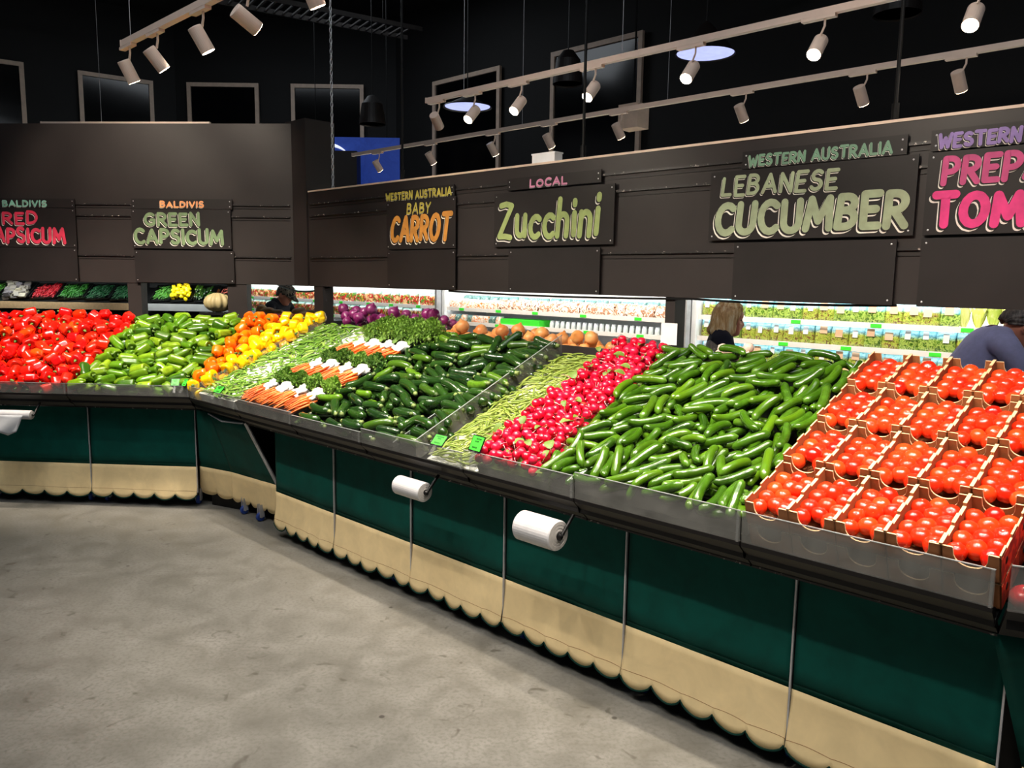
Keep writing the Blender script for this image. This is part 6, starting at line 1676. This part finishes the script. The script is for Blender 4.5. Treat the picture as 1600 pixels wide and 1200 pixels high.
e = empty('junction_box', MR, (-3.28, 3.66, 2.372)); m = MB(); m.box(-.09, .09, -.035, .035, .012, .072); m.build('box_body', M['white_paint'], e); m = MB(); m.box(-.095, .095, -.038, .038, .066, .074); m.build('box_lid', M['white_paint'], e); tag(e, 'white junction box on top of the board above Zucchini', 'junction box')
# dark cable trays and pipes under the deck
for i, (a, b, z) in enumerate((((-7.5, 8.3), (-1.5, 12.2), 5.2), ((-3.8, 6.5), (3.2, 7.6), 5.6))):
    d = Vector((b[0]-a[0], b[1]-a[1], 0)); L = d.length; an = math.atan2(d.y, d.x); e = empty('cable_tray', Matrix.Translation((a[0], a[1], z)) @ Matrix.Rotation(an, 4, 'Z'))
    for s in (-.25, .25):
        m = MB(); m.box(0, L, s-.015, s+.015, 0, .06); m.build('side_rail', M['deck_dark'], e)
    for k in range(int(L/.12)):
        if k < 60: m = MB(); m.box(k*.12, k*.12+.03, -.25, .25, .01, .03); m.build('rung', M['deck_dark'], e)
    for k in (.5, L/2, L-.5):
        m = MB(); m.tube([(k, 0, .03), (k, 0, 6.4-z)], .006, 5); m.build('hanger', M['black_metal'], e)
    tag(e, ('dark ladder cable tray under the ceiling above the capsicum boards', 'dark ladder cable tray crossing near the ceiling above the chain')[i], 'cable tray')
for i, (p, q, r_) in enumerate((((-9, 9.0, 5.0), (4, 9.4, 5.1), .03), ((-4.2, 6.2, 4.6), (-3.9, 5.6, 4.9), .06), ((-8, 10.8, 5.9), (5, 8.0, 5.9), .05))):
    m = MB(); m.tube([p, q], r_, 10); m.tube([Vector(p).lerp(Vector(q), .5), Vector(p).lerp(Vector(q), .5)+Vector((0, 0, 6.4-(p[2]+q[2])/2))], .006, 5)
    tag(m.build('ceiling_pipe', M['deck_dark']), ('thin dark pipe running across under the ceiling', 'short pale duct stub in the upper corner', 'dark pipe crossing beyond the chain')[i], 'pipe')
e = empty('smoke_detector', MW, at0 := (3.9, 8.6, 5.0)); m = MB(); m.lathe([(1e-6, 0), (.05, 0), (.06, .02), (.05, .035), (1e-6, .035)], 20); m.build('detector_body', M['frame_tan'], e); m = MB(); m.tube([(0, 0, .03), (0, 0, 1.4)], .008, 6); m.build('drop_tube', M['black_metal'], e); tag(e, 'small round smoke detector hanging between the two tracks', 'smoke detector')

# ---------------- light
def area(name, loc, aim, sx, sy, energy, color):
    ld = bpy.data.lights.new(name, 'AREA'); ld.shape = 'RECTANGLE'; ld.size = sx; ld.size_y = sy; ld.energy = energy; ld.color = color
    o = bpy.data.objects.new(name, ld); COL.objects.link(o); o.matrix_world = look_matrix(loc, Vector(aim)-Vector(loc)); return o
COOL = (.86, .93, 1.0)
area('store_fill', (-2.2, 2.0, 6.2), (-2.2, 2.2, 0), 4, 3, 105, COOL)  # unseen overhead fill, added for cool ambient on the foreground floor
area('store_fill', (-3.5, 11.8, 6.2), (-3.5, 12.0, 0), 4, 2, 55, COOL)  # unseen fill added at the back to brighten the window frames
area('store_fill', (1.0, -.5, 6.2), (.6, .5, 0), 4, 3, 105, COOL)  # another added fill above, out of view, for the cool ambient
for x in (-6.6, -4.7):
    area('shelf_light', LP(x, 9.36, 1.6), LP(x, 9.75, 1.35), 1.4, .05, 4.5, (.92, 1, .95))
for x0, x1, z, en in ((-4.2, .8, 1.97, 36), (-8.0, -4.35, 1.97, 26), (-13.5, -8.15, 1.97, 42)):
    c = MR @ Vector(((x0+x1)/2, 6.85, 1.92)); t = MR @ Vector(((x0+x1)/2, 7.4, 1.15))
    o = area('case_light', c, t, x1-x0, .06, en, (.92, 1, .98))
w = bpy.data.worlds.new('store_ambient'); SC.world = w; w.use_nodes = True
w.node_tree.nodes['Background'].inputs[0].default_value = (.55, .58, .62, 1); w.node_tree.nodes['Background'].inputs[1].default_value = .10

# ---------------- camera
cd = bpy.data.cameras.new('camera'); cd.sensor_width = 36; cd.lens = 36*1240/1600; cd.clip_start = .02; cd.clip_end = 60
co = bpy.data.objects.new('camera', cd); COL.objects.link(co)
Pp, Rr = math.radians(7.6), .0143
fwd = Vector((0, math.cos(Pp), -math.sin(Pp))); up0 = Vector((0, math.sin(Pp), math.cos(Pp))); rt0 = Vector((1, 0, 0))
rt = math.cos(Rr)*rt0+math.sin(Rr)*up0; upv = -math.sin(Rr)*rt0+math.cos(Rr)*up0
Mc = Matrix((rt, upv, -fwd)).transposed().to_4x4(); Mc.translation = Vector((0, 0, 1.7)); co.matrix_world = Mc
SC.camera = co
SC.view_settings.view_transform = 'Standard'; SC.view_settings.look = 'None'; SC.view_settings.gamma = 1; SC.view_settings.use_curve_mapping = False
SC.view_settings.exposure = 0.12
